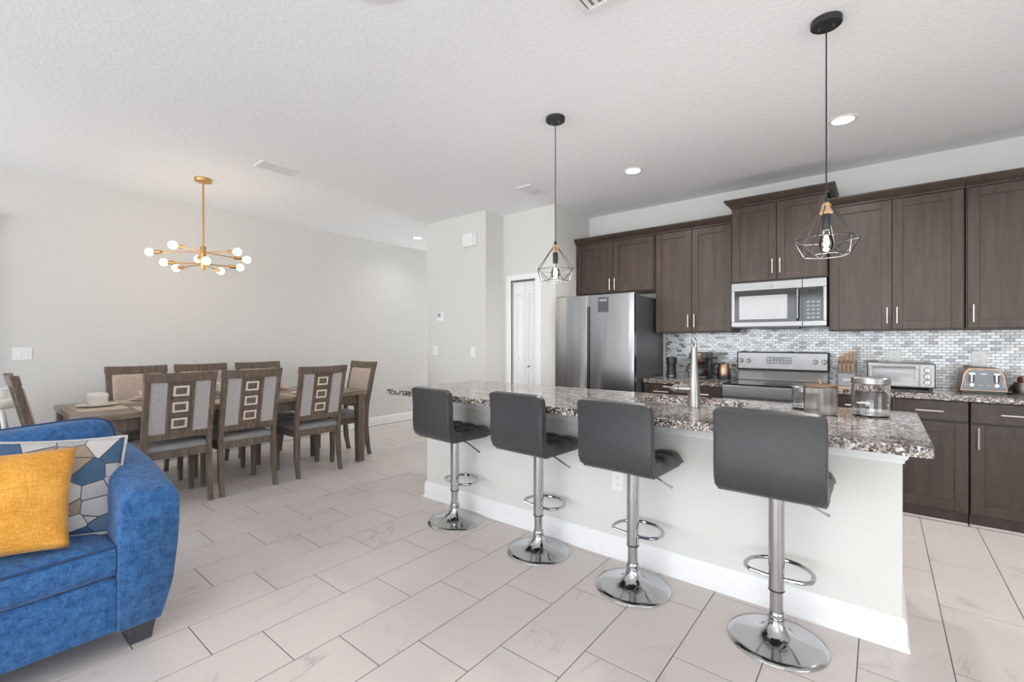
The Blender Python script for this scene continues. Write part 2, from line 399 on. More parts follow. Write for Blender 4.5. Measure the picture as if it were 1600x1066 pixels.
def rrect(hx, hy, r, n=5):
    pts = []
    for cx_, cy_, a0 in ((hx - r, hy - r, 0), (-hx + r, hy - r, PI / 2), (-hx + r, -hy + r, PI), (hx - r, -hy + r, 1.5 * PI)):
        for i in range(n): a = a0 + PI / 2 * i / (n - 1); pts.append((cx_ + r * math.cos(a), cy_ + r * math.sin(a)))
    return pts

# ================================================================== THE SETTING
CEIL = 2.845
XL, XR, YR, YK = -6.07, 4.0, -7.0, 5.10
XA0, XA1, YA = -4.67, -3.63, 4.01        # hall-end wall block
YP, XP = 4.33, -2.86                     # pantry front, pantry side
# floor slab (grout) and tiles
fl = struct('floor', MB().box(XL - .1, XR + .1, YR - .1, 8.1, -0.06, -0.0012), 'grout', 'light marble-look porcelain tile floor with dark grout joints')
TP, TL, TG = 0.2977, 0.595, 0.0039
tm = MB()
hx, hy = TP / 2 - TG / 2, TL / 2 - TG / 2
tm.loft([[(x, y, -0.006) for x, y in ((-hx, -hy), (hx, -hy), (hx, hy), (-hx, hy))],
         [(x, y, -0.0008) for x, y in ((-hx, -hy), (hx, -hy), (hx, hy), (-hx, hy))],
         [(x, y, 0) for x, y in ((-hx + .001, -hy + .001), (hx - .001, -hy + .001), (hx - .001, hy - .001), (-hx + .001, hy - .001))]], False, True)
tile0 = build('floor_tile', tm, 'tile', fl, ang=20)
tme = tile0.data
cand = []
s_, c_ = math.sin(YAW), math.cos(YAW)
for j in range(-21, 15):
    x = -0.0732 + TP * (j + 0.5)
    off = (1.689 + 0.1983 * (j + 6)) % TL
    for k in range(-13, 14):
        y = off + TL * (k + 0.5)
        if x - hx < XL - 0.05 or x + hx > XR + 0.05 or y + hy < YR or y - hy > 8: continue
        fw = -s_ * x + c_ * y; rt = c_ * x + s_ * y
        vis = fw > 0.9 and abs(rt) < fw * 1.25 and y < 5.2 and fw > 1.7
        if y > 4.05 and x > XA0: vis = vis and y < YK - .5 and x > -.3
        if -2.9 < x < 0.0 and 2.7 < y: vis = False
        cand.append((0 if vis else 1, fw, x, y))
cand.sort()
nt_ = 0; rest = MB(); first = True
for vis, fw, x, y in cand:
    if vis == 0 and nt_ < 298:
        o = tile0 if first else tile0.copy()
        if not first: COL.objects.link(o); o.parent = fl
        first = False; o.location = (x, y, 0); nt_ += 1
    else:
        rest.add([(p[0] + x, p[1] + y, p[2]) for p in tm.v], tm.f)
ro = build('tile_field', rest, 'tile_many', fl, ang=20, recalc=False); ro['kind'] = 'stuff'

struct('ceiling', MB().box(XL - .1, XR + .1, YR - .1, 8.1, CEIL, CEIL + .1), 'ceiling', 'white ceiling with a fine knockdown texture')
# left wall with the glass door opening toward the patio
wl = MB().box(XL - .12, XL, .27, 8.1, 0, CEIL).box(XL - .12, XL, YR - .1, -2.25, 0, CEIL).box(XL - .12, XL, -2.25, .27, 2.35, CEIL)
struct('wall_left', wl, 'wall', 'long pale greige wall behind the dining table')
wb = MB().box(XL - .1, -5.85, YR - .12, YR, 0, CEIL).box(3.65, XR + .1, YR - .12, YR, 0, CEIL).box(-5.85, 3.65, YR - .12, YR, 2.7, CEIL)
struct('wall_rear', wb, 'wall', 'pale wall with a wide glass door behind the viewer')
wr = MB().box(XR, XR + .12, YR - .1, -2.5, 0, CEIL).box(XR, XR + .12, 1.3, YK + .1, 0, CEIL).box(XR, XR + .12, -2.5, 1.3, 0, .6).box(XR, XR + .12, -2.5, 1.3, 2.3, CEIL)
struct('wall_right', wr, 'wall', 'pale side wall beyond the kitchen end')
struct('wall_kitchen', MB().box(XP, XR + .1, YK, YK + .12, 0, CEIL), 'wall', 'pale wall above the dark kitchen cabinets')
struct('wall_hall', MB().box(XA0, XA1, YA, 8.1, 0, CEIL), 'wall', 'pale wall end with thermostat beside the hallway')
struct('wall_hall_end', MB().box(XL - .1, -5.92, 8.0, 8.1, 0, CEIL).box(-4.82, XA0, 8.0, 8.1, 0, CEIL).box(-5.92, -4.82, 8.0, 8.1, 2.3, CEIL), 'wall', 'far end wall of the hallway')
DX0, DX1, DZ = -3.50, -3.13, 2.03
wp = MB().box(XA1, DX0, YP, YK + .1, 0, CEIL).box(DX1, XP, YP, YK + .1, 0, CEIL).box(DX0, DX1, YP, YK + .1, DZ, CEIL).box(DX0, DX1, YP + .12, YK + .1, 0, DZ)
struct('wall_pantry', wp, 'wall', 'pale pantry wall around the white folding door')

def baseboard(name, x0, x1, y0, y1, nx, ny, label):
    """board along a wall; (nx,ny) is the outward normal"""
    prof = [(0, 0), (.022, 0), (.022, .012), (.014, .022), (.014, .105), (.010, .118), (.005, .128), (0, .13)]
    mb = MB()
    if nx: mb.loft([[(x0 + nx * o, y, z) for o, z in prof] for y in (y0, y1)])
    else: mb.loft([[(x, y0 + ny * o, z) for o, z in prof] for x in (x0, x1)])
    return struct(name, mb, 'trim', label)
baseboard('baseboard_left', XL, XL, .34, 8.0, 1, 0, 'white baseboard along the wall behind the dining table')
baseboard('baseboard_hall', XA0, XA1, YA, YA, 0, -1, 'white baseboard under the thermostat wall')
baseboard('baseboard_pantry', DX1 + .07, XP, YP, YP, 0, -1, 'white baseboard beside the pantry door')

def window(name, label, axis, pos, a0, a1, z0, z1, n):
    fr = MB(); t = .06
    def bx(u0, u1, w0, w1, d=.05):
        if axis == 'x': fr.box(pos - d, pos + d, u0, u1, w0, w1)
        else: fr.box(u0, u1, pos - d, pos + d, w0, w1)
    bx(a0, a1, z0, z0 + t); bx(a0, a1, z1 - t, z1)
    for i in range(n + 1):
        c = a0 + (a1 - a0) * i / n; bx(max(a0, c - t / 2), min(a1, c + t / 2), z0, z1, .045)
    o = struct(name, fr, 'trim', label)
    for i in range(n):
        u0 = a0 + (a1 - a0) * i / n + t / 2; u1 = a0 + (a1 - a0) * (i + 1) / n - t / 2
        p = MB()
        if axis == 'x': p.box(pos - .004, pos + .004, u0, u1, z0 + t, z1 - t)
        else: p.box(u0, u1, pos - .004, pos + .004, z0 + t, z1 - t)
        build('pane', p, 'pane', o)
window('window_1', 'white framed sliding glass door at the end of the dining wall', 'x', XL - .06, -2.25, .27, 0, 2.35, 2)
vb = thing('vertical_blinds', 'white vertical blind slats drawn across the patio door', 'blinds', (XL + .08, -1.0, 2.4))
build('head_rail', MB().box(XL + .03, XL + .10, -2.3, .27, 2.36, 2.42), 'trim', vb)
edges = [-2.25, -1.97, -1.87, -1.64, -1.52, -1.32, -1.23, -1.05, -.93, -.74, -.65, .26]
for a, b_ in zip(edges[0::2], edges[1::2]):
    n_ = max(1, round((b_ - a) / .10))
    for q in range(n_):
        ya = a + (b_ - a) * q / n_; yc = a + (b_ - a) * (q + 1) / n_
        build('slat', MB().box(XL + .055 + (q % 2) * .006, XL + .058 + (q % 2) * .006, ya - .004, yc + .004, .03, 2.36), 'trim', vb)
window('window_2', 'wide white framed glass doors behind the viewer', 'y', YR - .06, -5.85, 3.65, 0, 2.7, 6)
window('added_window_4', 'added white framed glazed door to light the end of the hallway', 'y', 8.05, -5.92, -4.82, 0, 2.3, 1)  # unseen door added to carry the hall fill light
window('added_window_3', 'added white framed side window for fill light, out of view', 'x', XR + .06, -2.5, 1.3, .6, 2.3, 3)  # unseen window added to carry the right-hand fill light

# pantry folding door
fr = MB()
for x0, x1 in ((DX0 - .065, DX0), (DX1, DX1 + .065)): fr.box(x0, x1, YP - .02, YP + .02, 0, DZ + .065)
fr.box(DX0, DX1, YP - .02, YP + .02, DZ, DZ + .065)
d1 = struct('door_1', fr, 'trim', 'white narrow bifold pantry door with casing beside the refrigerator', bevel=.004)
xm = (DX0 + DX1) / 2
for i, (x0, x1) in enumerate(((DX0 + .008, xm - .002), (xm + .002, DX1 - .004))):
    mb = MB(); yf = YP + .03; st = .045
    zs = [.012, .16, .92, 1.06, 1.86, DZ - .02]
    mb.box(x0, x0 + st, yf, yf + .03, zs[0], zs[-1]).box(x1 - st, x1, yf, yf + .03, zs[0], zs[-1])
    for a, b_ in ((zs[0], zs[1]), (zs[2], zs[3]), (zs[4], zs[5])): mb.box(x0 + st, x1 - st, yf, yf + .03, a, b_)
    for a, b_ in ((zs[1], zs[2]), (zs[3], zs[4])):
        mb.box(x0 + st, x1 - st, yf + .012, yf + .024, a, b_)
        mb.hexa([(x0 + st + .012, yf + .012, a + .02), (x1 - st - .012, yf + .012, a + .02), (x1 - st - .012, yf + .012, b_ - .02), (x0 + st + .012, yf + .012, b_ - .02)],
                [(x0 + st + .025, yf + .003, a + .04), (x1 - st - .025, yf + .003, a + .04), (x1 - st - .025, yf + .003, b_ - .04), (x0 + st + .025, yf + .003, b_ - .04)])
    p = build('door_leaf', mb, 'trim', d1, bevel=.002, seg=1)
    if i == 1:
        build('knob', MB().cyl((x0 + .07, yf, 1.0), (x0 + .07, yf - .02, 1.0), .006).sphere((x0 + .07, yf - .028, 1.0), .014), 'nickel', p)

# ------------------------------------------------------------------ ceiling fixtures
def vent(x0, x1, y0, y1, label, nsl, split=True):
    t = thing('ceiling_vent', label, 'vent', ((x0 + x1) / 2, (y0 + y1) / 2, CEIL), 'ceiling air vents')
    b = .028; z0, z1 = CEIL - .012, CEIL
    mb = MB().box(x0, x1, y0, y0 + b, z0, z1).box(x0, x1, y1 - b, y1, z0, z1).box(x0, x0 + b, y0 + b, y1 - b, z0, z1).box(x1 - b, x1, y0 + b, y1 - b, z0, z1)
    ym = (y0 + y1) / 2
    if split: mb.box(x0 + b, x1 - b, ym - .008, ym + .008, z0, z1)
    build('frame', mb, 'vent_white', t, bevel=.003)
    build('backing', MB().box(x0 + b, x1 - b, y0 + b, y1 - b, CEIL - .002, CEIL), 'vent_dark', t)
    for i in range(nsl):
        x = x0 + b + (x1 - x0 - 2 * b) * (i + .5) / nsl; a = .008
        build('slat', MB().hexa([(x - a, y0 + b, CEIL - .011), (x - a + .002, y0 + b, CEIL - .012), (x - a + .002, y1 - b, CEIL - .012), (x - a, y1 - b, CEIL - .011)],
                                [(x + a - .002, y0 + b, CEIL - .003), (x + a, y0 + b, CEIL - .004), (x + a, y1 - b, CEIL - .004), (x + a - .002, y1 - b, CEIL - .003)]), 'vent_white', t)
    return t
vent(-4.29, -4.085, 1.70, 2.03, 'white ceiling vent near the brass chandelier', 8)
vent(-2.855, -2.68, 3.61, 3.925, 'white ceiling vent in front of the pantry wall', 7)
vent(-1.085, -0.72, 1.55, 1.90, 'white ceiling vent cut off by the top edge of the picture', 9, False)
dk = build('ceiling_cover_plate', MB().lathe((-1.70, 1.16, CEIL), [(.001, -.005), (.12, -.005), (.125, -.003), (.127, 0)], 40), 'ceiling', None, base=(-1.70, 1.16, CEIL))
tag(dk, 'faint round white cover plate on the ceiling, cut by the top edge', 'cover plate')
for x, y, lb in ((-.205, 3.94, 'lit recessed downlight near the right pendant lamp'), (-1.75, 3.92, 'lit recessed downlight above the refrigerator side of the kitchen'), (-5.40, 4.45, 'lit recessed downlight over the hallway opening'), (1.35, 3.94, 'added unseen recessed downlight over the right end of the kitchen'),  # last entry is an unseen downlight added to brighten the kitchen
                 (-.205, -1.3, 'added recessed downlight for fill behind the viewer'), (-1.75, -1.3, 'added recessed downlight for fill behind the sofa side')):  # both unseen, added as fill behind the camera
    t = thing('recessed_downlight', lb, 'ceiling light', (x, y, CEIL), 'recessed ceiling downlights')
    build('trim_ring', MB().lathe((x, y, CEIL), [(.066, -.004), (.085, -.006), (.092, 0), (.066, 0), (.066, -.004)], 36, False), 'vent_white', t)
    build('lens', MB().lathe((x, y, CEIL), [(.001, -.003), (.067, -.003), (.067, 0)], 36), 'can_light', t)
    l = bpy.data.lights.new('downlight_spot', 'SPOT'); l.energy = 12 if y > 4.2 else (72 if y > 2 else 16); l.spot_size = 2.7; l.spot_blend = .8; l.shadow_soft_size = .06; l.color = (1, .98, .96)
    lo = bpy.data.objects.new('downlight_spot', l); lo.location = (0, 0, -.03); COL.objects.link(lo); lo.parent = t

for x, y, lb in ((0.7, -2.4, 'added torchiere fill lamp behind the viewer'), (-5.1, -1.0, 'added torchiere fill lamp in the corner behind the sofa')):
    t = thing('fill_torchiere', lb, 'fill lamp', (x, y, 0), 'added torchieres for ceiling fill, out of view')  # unseen lamps added to bounce fill light off the ceiling
    build('base', MB().lathe((x, y, 0), [(.14, 0), (.145, .012), (.13, .025), (.03, .035), (.012, .05)], 32), 'black_metal', t)
    build('pole', MB().cyl((x, y, .04), (x, y, 1.72), .012), 'black_metal', t)
    build('bowl_shade', MB().lathe((x, y, 1.70), [(.02, 0), (.10, .03), (.17, .09), (.19, .13), (.183, .13), (.16, .085), (.09, .035), (.001, .015)], 32), 'white_plastic', t)
    l = bpy.data.lights.new('fill_uplight', 'SPOT'); l.energy = 165 if x > 0 else 18; l.spot_size = 2.6; l.spot_blend = 1; l.shadow_soft_size = .12; l.color = (1, .99, .97)
    lo = bpy.data.objects.new('fill_uplight', l); lo.location = (0, 0, 1.84); lo.rotation_euler = (PI, 0, 0); COL.objects.link(lo); lo.parent = t

# ================================================================== KITCHEN RUN
YU = 4.77   # face of the wall cabinet doors
YB = 4.47   # face of the base cabinet doors
def pull(x, z, yf, vertical, L, parent):
    mb = MB(); d = .03
    if vertical:
        mb.cyl((x, yf - d, z - L / 2), (x, yf - d, z + L / 2), .0055, n=10)
        for k in (-1, 1): mb.cyl((x, yf, z + k * L * .36), (x, yf - d, z + k * L * .36), .004, n=8)
    else:
        mb.cyl((x - L / 2, yf - d, z), (x + L / 2, yf - d, z), .0055, n=10)
        for k in (-1, 1): mb.cyl((x + k * L * .36, yf, z), (x + k * L * .36, yf - d, z), .004, n=8)
    return build('handle', mb, 'nickel_handle', parent)
def shaker(x0, x1, z0, z1, yf, parent, hx_=None, hz=None, st=.062, name='door', vertical=True, L=.13, flat=False):
    mb = MB(); th = .02
    if flat:
        mb.box(x0, x1, yf, yf + th, z0, z1)
        d = build(name, mb, 'cab', parent, bevel=.003)
    else:
        mb.box(x0, x0 + st, yf, yf + th, z0, z1).box(x1 - st, x1, yf, yf + th, z0, z1)
        mb.box(x0 + st, x1 - st, yf, yf + th, z0, z0 + st).box(x0 + st, x1 - st, yf, yf + th, z1 - st, z1)
        d = build(name, mb, 'cab', parent, bevel=.0018, seg=2)
        build('panel', MB().box(x0 + st - .004, x1 - st + .004, yf + .009, yf + .016, z0 + st - .004, z1 - st + .004), 'cab', d)
    if hx_ is not None: pull(hx_, hz, yf, vertical, L, d)
    return d
def crown(x0, x1, yf, yb, z, Lr, Rr, parent):
    prof = [(0, 0), (.012, 0), (.012, .012), (.022, .022), (.040, .034), (.052, .052), (.058, .060), (.058, .072), (.0, .072)]
    secs = []
    for o, dz in prof:
        l = o if Lr else 0; r = o if Rr else 0
        secs.append([(x0 - l, yb, z + dz), (x0 - l, yf - o, z + dz), (x1 + r, yf - o, z + dz), (x1 + r, yb, z + dz)])
    return build('crown_moulding', MB().loft(secs, False, True, closed=True), 'cab', parent, ang=25)
def wall_cab(x0, x1, z0, z1, yf, doors, label, Lr=False, Rr=False, hz_off=.16):
    t = thing('wall_cabinet', label, 'cabinet', ((x0 + x1) / 2, yf + .1, z0), 'dark wall cabinets')
    build('body', MB().box(x0 + .001, x1 - .001, yf + .021, YK, z0, z1), 'cab', t, bevel=.002)
    g = .0025; n = len(doors)
    for i, side in enumerate(doors):
        a = x0 + (x1 - x0) * i / n + (.01 if i == 0 else g); b = x0 + (x1 - x0) * (i + 1) / n - (.01 if i == n - 1 else g)
        hx_ = b - .028 if side == 'R' else a + .028
        shaker(a, b, z0 + .012, z1 - .012, yf, t, hx_, z0 + hz_off)
    crown(x0, x1, yf + .015, YK, z1 - .004, Lr, Rr, t)
    return t
UZ0, UZ1 = 1.385, 2.445
wall_cab(-2.855, -1.885, 1.845, UZ1, YU, ['R', 'L'], 'short dark two-door wall cabinet above the refrigerator', hz_off=.10)
wall_cab(-1.880, -1.112, UZ0, UZ1, YU, ['R', 'L'], 'tall dark two-door wall cabinet between refrigerator and microwave', hz_off=.12)
wall_cab(-1.108, -.352, 1.846, 2.565, 4.70, ['R', 'L'], 'raised dark two-door wall cabinet directly above the microwave', True, True, hz_off=.13)
wall_cab(-.348, .490, UZ0, UZ1, YU, ['R', 'L'], 'dark two-door wall cabinet to the right of the microwave', hz_off=.12)
wall_cab(.494, 1.34, UZ0, UZ1, YU, ['L', 'L'], 'dark wall cabinet at the right edge above the toaster', hz_off=.12)

def base_cab(x0, x1, cols, label):
    t = thing('base_cabinet', label, 'cabinet', ((x0 + x1) / 2, YB + .3, 0), 'dark base cabinets')
    build('body', MB().box(x0 + .001, x1 - .001, YB + .021, YK - .02, .09, .879), 'cab', t, bevel=.002)
    build('toe_kick', MB().box(x0 + .001, x1 - .001, YB + .05, YB + .07, 0, .10), 'cab', t)
    build('shoe_strip', MB().box(x0 + .001, x1 - .001, YB + .035, YB + .05, 0, .018), 'tile', t, bevel=.004)
    n = len(cols); g = .0035
    for i, (side, hd) in enumerate(cols):
        a = x0 + (x1 - x0) * i / n + g; b = x0 + (x1 - x0) * (i + 1) / n - g
        shaker(a, b, .735, .872, YB, t, (a + b) / 2 if hd else None, .80, name='drawer', vertical=False, L=.15, flat=True)
        hx_ = None if side is None else (b - .035 if side == 'R' else a + .035)
        shaker(a, b, .10, .722, YB, t, hx_, .63, L=.15, st=.07)
    return t
base_cab(-1.880, -1.128, [('R', True), ('L', True)], 'dark base cabinet under the coffee maker and kettle')
base_cab(-.352, .480, [(None, True), (None, True)], 'dark base cabinet under the toaster oven beside the range')
base_cab(.484, 1.36, [('L', True), ('R', True)], 'dark base cabinet at the right edge under the toaster')

def slab(name, x0, x1, y0, y1, z0, z1, label, hole=None):
    bm = bmesh.new()
    def loop(pts): 
        vs = [bm.verts.new((p[0], p[1], z1)) for p in pts]
        return [bm.edges.new((vs[i], vs[(i + 1) % len(vs)])) for i in range(len(vs))]
    cx_, cy_ = (x0 + x1) / 2, (y0 + y1) / 2
    ed = loop([(cx_ + p[0], cy_ + p[1]) for p in rrect((x1 - x0) / 2, (y1 - y0) / 2, .025, 5)])
    if hole:
        hx0, hx1, hy0, hy1, r = hole
        ed += loop([((hx0 + hx1) / 2 + p[0], (hy0 + hy1) / 2 + p[1]) for p in rrect((hx1 - hx0) / 2, (hy1 - hy0) / 2, r, 8)])
    res = bmesh.ops.triangle_fill(bm, edges=ed, use_beauty=True)
    fs = [f for f in bm.faces]
    ex = bmesh.ops.extrude_face_region(bm, geom=fs)
    vs = [v for v in ex['geom'] if isinstance(v, bmesh.types.BMVert)]
    bmesh.ops.translate(bm, verts=vs, vec=(0, 0, z0 - z1))
    bmesh.ops.recalc_face_normals(bm, faces=bm.faces)
    bmesh.ops.translate(bm, verts=bm.verts, vec=(-cx_, -cy_, -z0))
    me = bpy.data.meshes.new(name); bm.to_mesh(me); bm.free()
    me.materials.append(M['granite']); me.shade_smooth(); me.set_sharp_from_angle(angle=math.radians(30))
    o = bpy.data.objects.new(name, me); o.location = (cx_, cy_, z0); COL.objects.link(o)
    md = o.modifiers.new('bevel', 'BEVEL'); md.width = .006; md.segments = 3; md.limit_method = 'ANGLE'; md.angle_limit = math.radians(50); md.harden_normals = True
    BASE[o.name] = Vector((cx_, cy_, z0))
    return tag(o, label, 'countertop')
CT = .92
slab('granite_countertop', -1.885, -1.126, 4.445, YK - .008, .88, CT, 'speckled granite countertop under the coffee maker between refrigerator and range')
slab('granite_countertop', -.354, 1.37, 4.445, YK - .008, .88, CT, 'speckled granite countertop under the toaster oven and toaster')

# ------------------------------------------------------------------ backsplash mosaic
bs = thing('mosaic_backsplash', 'grey and white glass mosaic backsplash above the kitchen counters', 'backsplash', (0, YK, CT))
build('grout_bed', MB().box(-1.885, 1.37, YK - .004, YK - .0002, .90, 1.45), 'mosaic_grout', bs)
mw_, mh_ = .0505, .0235
piece = MB().box(-mw_ / 2 + .0016, mw_ / 2 - .0016, -.009, -.003, -mh_ / 2 + .0016, mh_ / 2 - .0016)
plist = []; zz = CT + mh_ / 2 + .001; row = 0
while zz < 1.44:
    x = -1.885 + (mw_ / 2 if row % 2 == 0 else mw_)
    while x < 1.36:
        if zz < UZ0 or -1.12 < x < -.34: plist.append((x, zz))
        x += mw_
    zz += mh_; row += 1
def vis_size(p):
    x, z = p; fw = -s_ * x + c_ * YK; rt = c_ * x + s_ * YK
    inside = rt / fw * F_PX + 800 < 1600
    hidden = z < .99 and not (.30 < x < .45)
    return (0 if inside and not hidden else 1, fw)
plist.sort(key=vis_size)
first = build('mosaic_tile', piece, 'mosaic', bs, base=None)
first.location = (plist[0][0] - 0, 0, plist[0][1] - CT)
fm = first.data
for v in fm.vertices: v.co = Vector((v.co.x + 0, v.co.y + YK, v.co.z + CT))
for x, z in plist[1:298]:
    o = first.copy(); COL.objects.link(o); o.parent = bs; o.location = (x, 0, z - CT)
mf = MB()
for x, z in plist[298:]:
    mf.add([(p[0] + x, p[1] + YK, p[2] + z) for p in piece.v], piece.f)
mo = build('mosaic_field', mf, 'mosaic_many', bs, recalc=False); mo['kind'] = 'stuff'

def outlet(x, y, z, label, cat='outlet', w_=.075, h_=.118, normal='y', kind='outlet', group='wall outlets and switches'):
    """plate facing -y (normal 'y') or +x (normal 'x')"""
    def T(mb):
        if normal == 'y': return mb.xf(lambda a, d, c: (x + a, y - d, z + c))
        return mb.xf(lambda a, d, c: (x + d, y + a, z + c))
    t = thing('wall_outlet' if kind == 'outlet' else 'light_switch', label, cat, (x, y, z), group)
    build('plate', T(MB().box(-w_ / 2, w_ / 2, 0, .006, -h_ / 2, h_ / 2)), 'white_plastic', t, bevel=.003)
    if kind == 'outlet':
        for k in (-1, 1):
            s = build('socket', T(MB().loft([[(p[0], d, k * .021 + p[1]) for p in rrect(.0165, .0145, .01, 4)] for d in (.005, .0085)])), 'white_plastic', t)
            sl = MB()
            sl.box(-.0085, -.0060, .0086, .0092, k * .021 - .001, k * .021 + .008).box(.0060, .0085, .0086, .0092, k * .021 - .001, k * .021 + .007).box(-.0025, .0025, .0086, .0092, k * .021 - .010, k * .021 - .005)
            build('slots', T(sl), 'grey_plastic', s)
    else:
        n = kind
        for i in range(n):
            cx_ = (i - (n - 1) / 2) * .046
            build('rocker', T(MB().hexa([(cx_ - .016, .006, -.033), (cx_ + .016, .006, -.033), (cx_ + .016, .006, .033), (cx_ - .016, .006, .033)], [(cx_ - .015, .0075, -.032), (cx_ + .015, .0075, -.032), (cx_ + .015, .011, .032), (cx_ - .015, .011, .032)])), 'white_plastic', t, bevel=.001, seg=1)
    return t
outlet(.094, YK - .009, 1.165, 'white outlet on the mosaic behind the toaster oven', w_=.085)
outlet(.600, YK - .009, 1.160, 'white outlet on the mosaic above the toaster', w_=.085)
outlet(XL, .445, 1.185, 'white double light switch on the dining room wall', 'switch', w_=.125, h_=.115, normal='x', kind=2)
outlet(-4.505, YA, 1.175, 'wider white switch plate left of the two below the thermostat', 'switch', w_=.10, h_=.12, kind=2)
outlet(-3.835, YA, 1.165, 'narrow white switch plate near the corner below the thermostat', 'switch', w_=.07, h_=.12, kind=1)
t = thing('thermostat', 'small white thermostat with grey display on the hallway wall', 'thermostat', (-4.39, YA, 1.60))
build('case', MB().box(-4.45, -4.335, YA - .025, YA, 1.555, 1.665), 'white_plastic', t, bevel=.005)
build('display', MB().box(-4.437, -4.385, YA - .027, YA - .024, 1.608, 1.652), 'grey_plastic', t)
t = thing('door_chime', 'white rectangular door chime box high on the wall near the corner', 'chime', (-3.86, YA, 2.52))
build('case', MB().box(-3.97, -3.80, YA - .05, YA, 2.44, 2.60), 'white_plastic', t, bevel=.006)
build('side_grille', MB().box(-3.80, -3.765, YA - .035, YA, 2.445, 2.595), 'vent_white', t, bevel=.004)

# ------------------------------------------------------------------ refrigerator
FX0, FX1, FY, FZ = -2.842, -1.905, 4.29, 1.785
t = thing('refrigerator', 'stainless steel french-door refrigerator beside the pantry', 'refrigerator', ((FX0 + FX1) / 2, 4.7, 0))
build('cabinet_body', MB().box(FX0 + .005, FX1 - .002, FY + .075, YK - .02, .02, FZ - .02), 'steel_dark', t, bevel=.006)
fxm = -2.418
def fdoor(x0, x1, z0, z1, name, hside):
    mb = MB(); n = 14; secs = []
    for i in range(n + 1):                       # slightly bowed front
        u = i / n; x = x0 + (x1 - x0) * u; y = FY + .008 * (2 * u - 1) ** 2 * .8
        secs.append([(x, y, z0), (x, FY + .07, z0), (x, FY + .07, z1), (x, y, z1)])
    d = build(name, mb.loft(secs), 'steel_v', t, bevel=.004, ang=30)
    return d
dl = fdoor(FX0, fxm - .018, .72, FZ, 'left_door', 'R'); dr = fdoor(fxm + .018, FX1, .72, FZ, 'right_door', 'L')
build('grip_channel', MB().box(fxm - .016, fxm + .016, FY + .035, FY + .06, .74, 1.66), 'black', t)
build('mullion', MB().box(fxm - .004, fxm + .002, FY + .01, FY + .05, .74, 1.66), 'steel_v', t)
build('top_cap', MB().box(fxm - .0175, fxm + .0175, FY + .006, FY + .06, 1.662, FZ), 'steel_v', t)
fdoor(FX0, FX1, .06, .71, 'freezer_drawer', 'T')
build('drawer_handle', MB().box(FX0 + .05, FX1 - .05, FY - .012, FY + .01, .655, .69), 'steel_v', t, bevel=.004)
for x in (FX0 + .06, FX1 - .06): build('hinge_cover', MB().box(x - .045, x + .045, FY + .02, FY + .19, FZ - .019, FZ + .006), 'steel_dark', t, bevel=.004)
t = thing('fridge_magnet_card', 'small dark picture card stuck on the right refrigerator door', 'magnet', (-2.22, FY - .003, 1.63))
build('card', MB().box(-2.30, -2.185, FY - .004, FY - .0002, 1.60, 1.755), 'card', t)
build('caption_strip', MB().box(-2.285, -2.20, FY - .0048, FY - .0041, 1.712, 1.735), 'grey_plastic', t)

# ------------------------------------------------------------------ microwave
t = thing('microwave', 'stainless over-the-range microwave with dark glass door', 'microwave', (-.735, 4.9, 1.425))
MX0, MX1, MY, MZ0, MZ1 = -1.106, -.356, 4.70, 1.425, 1.842
build('housing', MB().box(MX0 + .003, MX1 - .003, MY + .03, YK - .01, MZ0, MZ1), 'steel_dark', t, bevel=.003)
mx = MX1 - .175
mb = MB().box(MX0, mx - .002, MY, MY + .03, MZ1 - .075, MZ1).box(MX0, mx - .002, MY, MY + .03, MZ0 + .008, MZ0 + .05).box(MX0, MX0 + .03, MY, MY + .03, MZ0 + .05, MZ1 - .075)
d = build('door', mb, 'steel_h', t, bevel=.003)
build('door_glass', MB().box(MX0 + .03, mx - .002, MY + .004, MY + .02, MZ0 + .05, MZ1 - .075), 'mw_glass', d)
build('viewing_window', MB().box(MX0 + .068, mx - .115, MY + .001, MY + .006, MZ0 + .075, MZ1 - .125), 'mw_window', d)
build('handle', MB().tube([(mx - .035, MY + .005, MZ0 + .06), (mx - .035, MY - .028, MZ0 + .075), (mx - .035, MY - .03, MZ0 + .2), (mx - .035, MY - .028, MZ1 - .095), (mx - .035, MY + .005, MZ1 - .08)], .010, 10), 'steel_h', d)
cp = build('control_surround', MB().box(mx, MX1, MY, MY + .03, MZ1 - .075, MZ1).box(mx, MX1, MY, MY + .03, MZ0 + .008, MZ0 + .05).box(MX1 - .025, MX1, MY, MY + .03, MZ0 + .05, MZ1 - .075), 'steel_h', t, bevel=.003)
build('control_panel', MB().box(mx, MX1 - .025, MY + .002, MY + .02, MZ0 + .05, MZ1 - .075), 'mw_glass', cp)
build('clock_display', MB().box(mx + .045, mx + .11, MY + .0005, MY + .003, MZ1 - .12, MZ1 - .098), 'black_glass', cp)
for r_ in range(5):
    for q in range(3):
        build('button', MB().box(mx + .03 + q * .036, mx + .055 + q * .036, MY + .0008, MY + .003, MZ0 + .07 + r_ * .034, MZ0 + .088 + r_ * .034), 'steel_dark', cp)
em = MB(); ec = ((MX0 + mx) / 2 + .048, MY - .001, MZ1 - .036)
em.tube([(ec[0] + .0145 * math.cos(a), ec[1], ec[2] + .0145 * math.sin(a)) for a in [2 * PI * i / 24 for i in range(24)]], .002, 6, True)
em.tube([(ec[0] - .007, ec[1], ec[2] + .006), (ec[0] - .003, ec[1], ec[2] - .005), (ec[0] + .004, ec[1], ec[2] + .006), (ec[0] + .007, ec[1], ec[2] - .006)], .0018, 6)
build('round_emblem', em, 'grey_plastic', d)
build('vent_grille', MB().box(MX0 + .2, MX1 - .2, MY + .03, MY + .2, MZ0 - .012, MZ0), 'black', t)

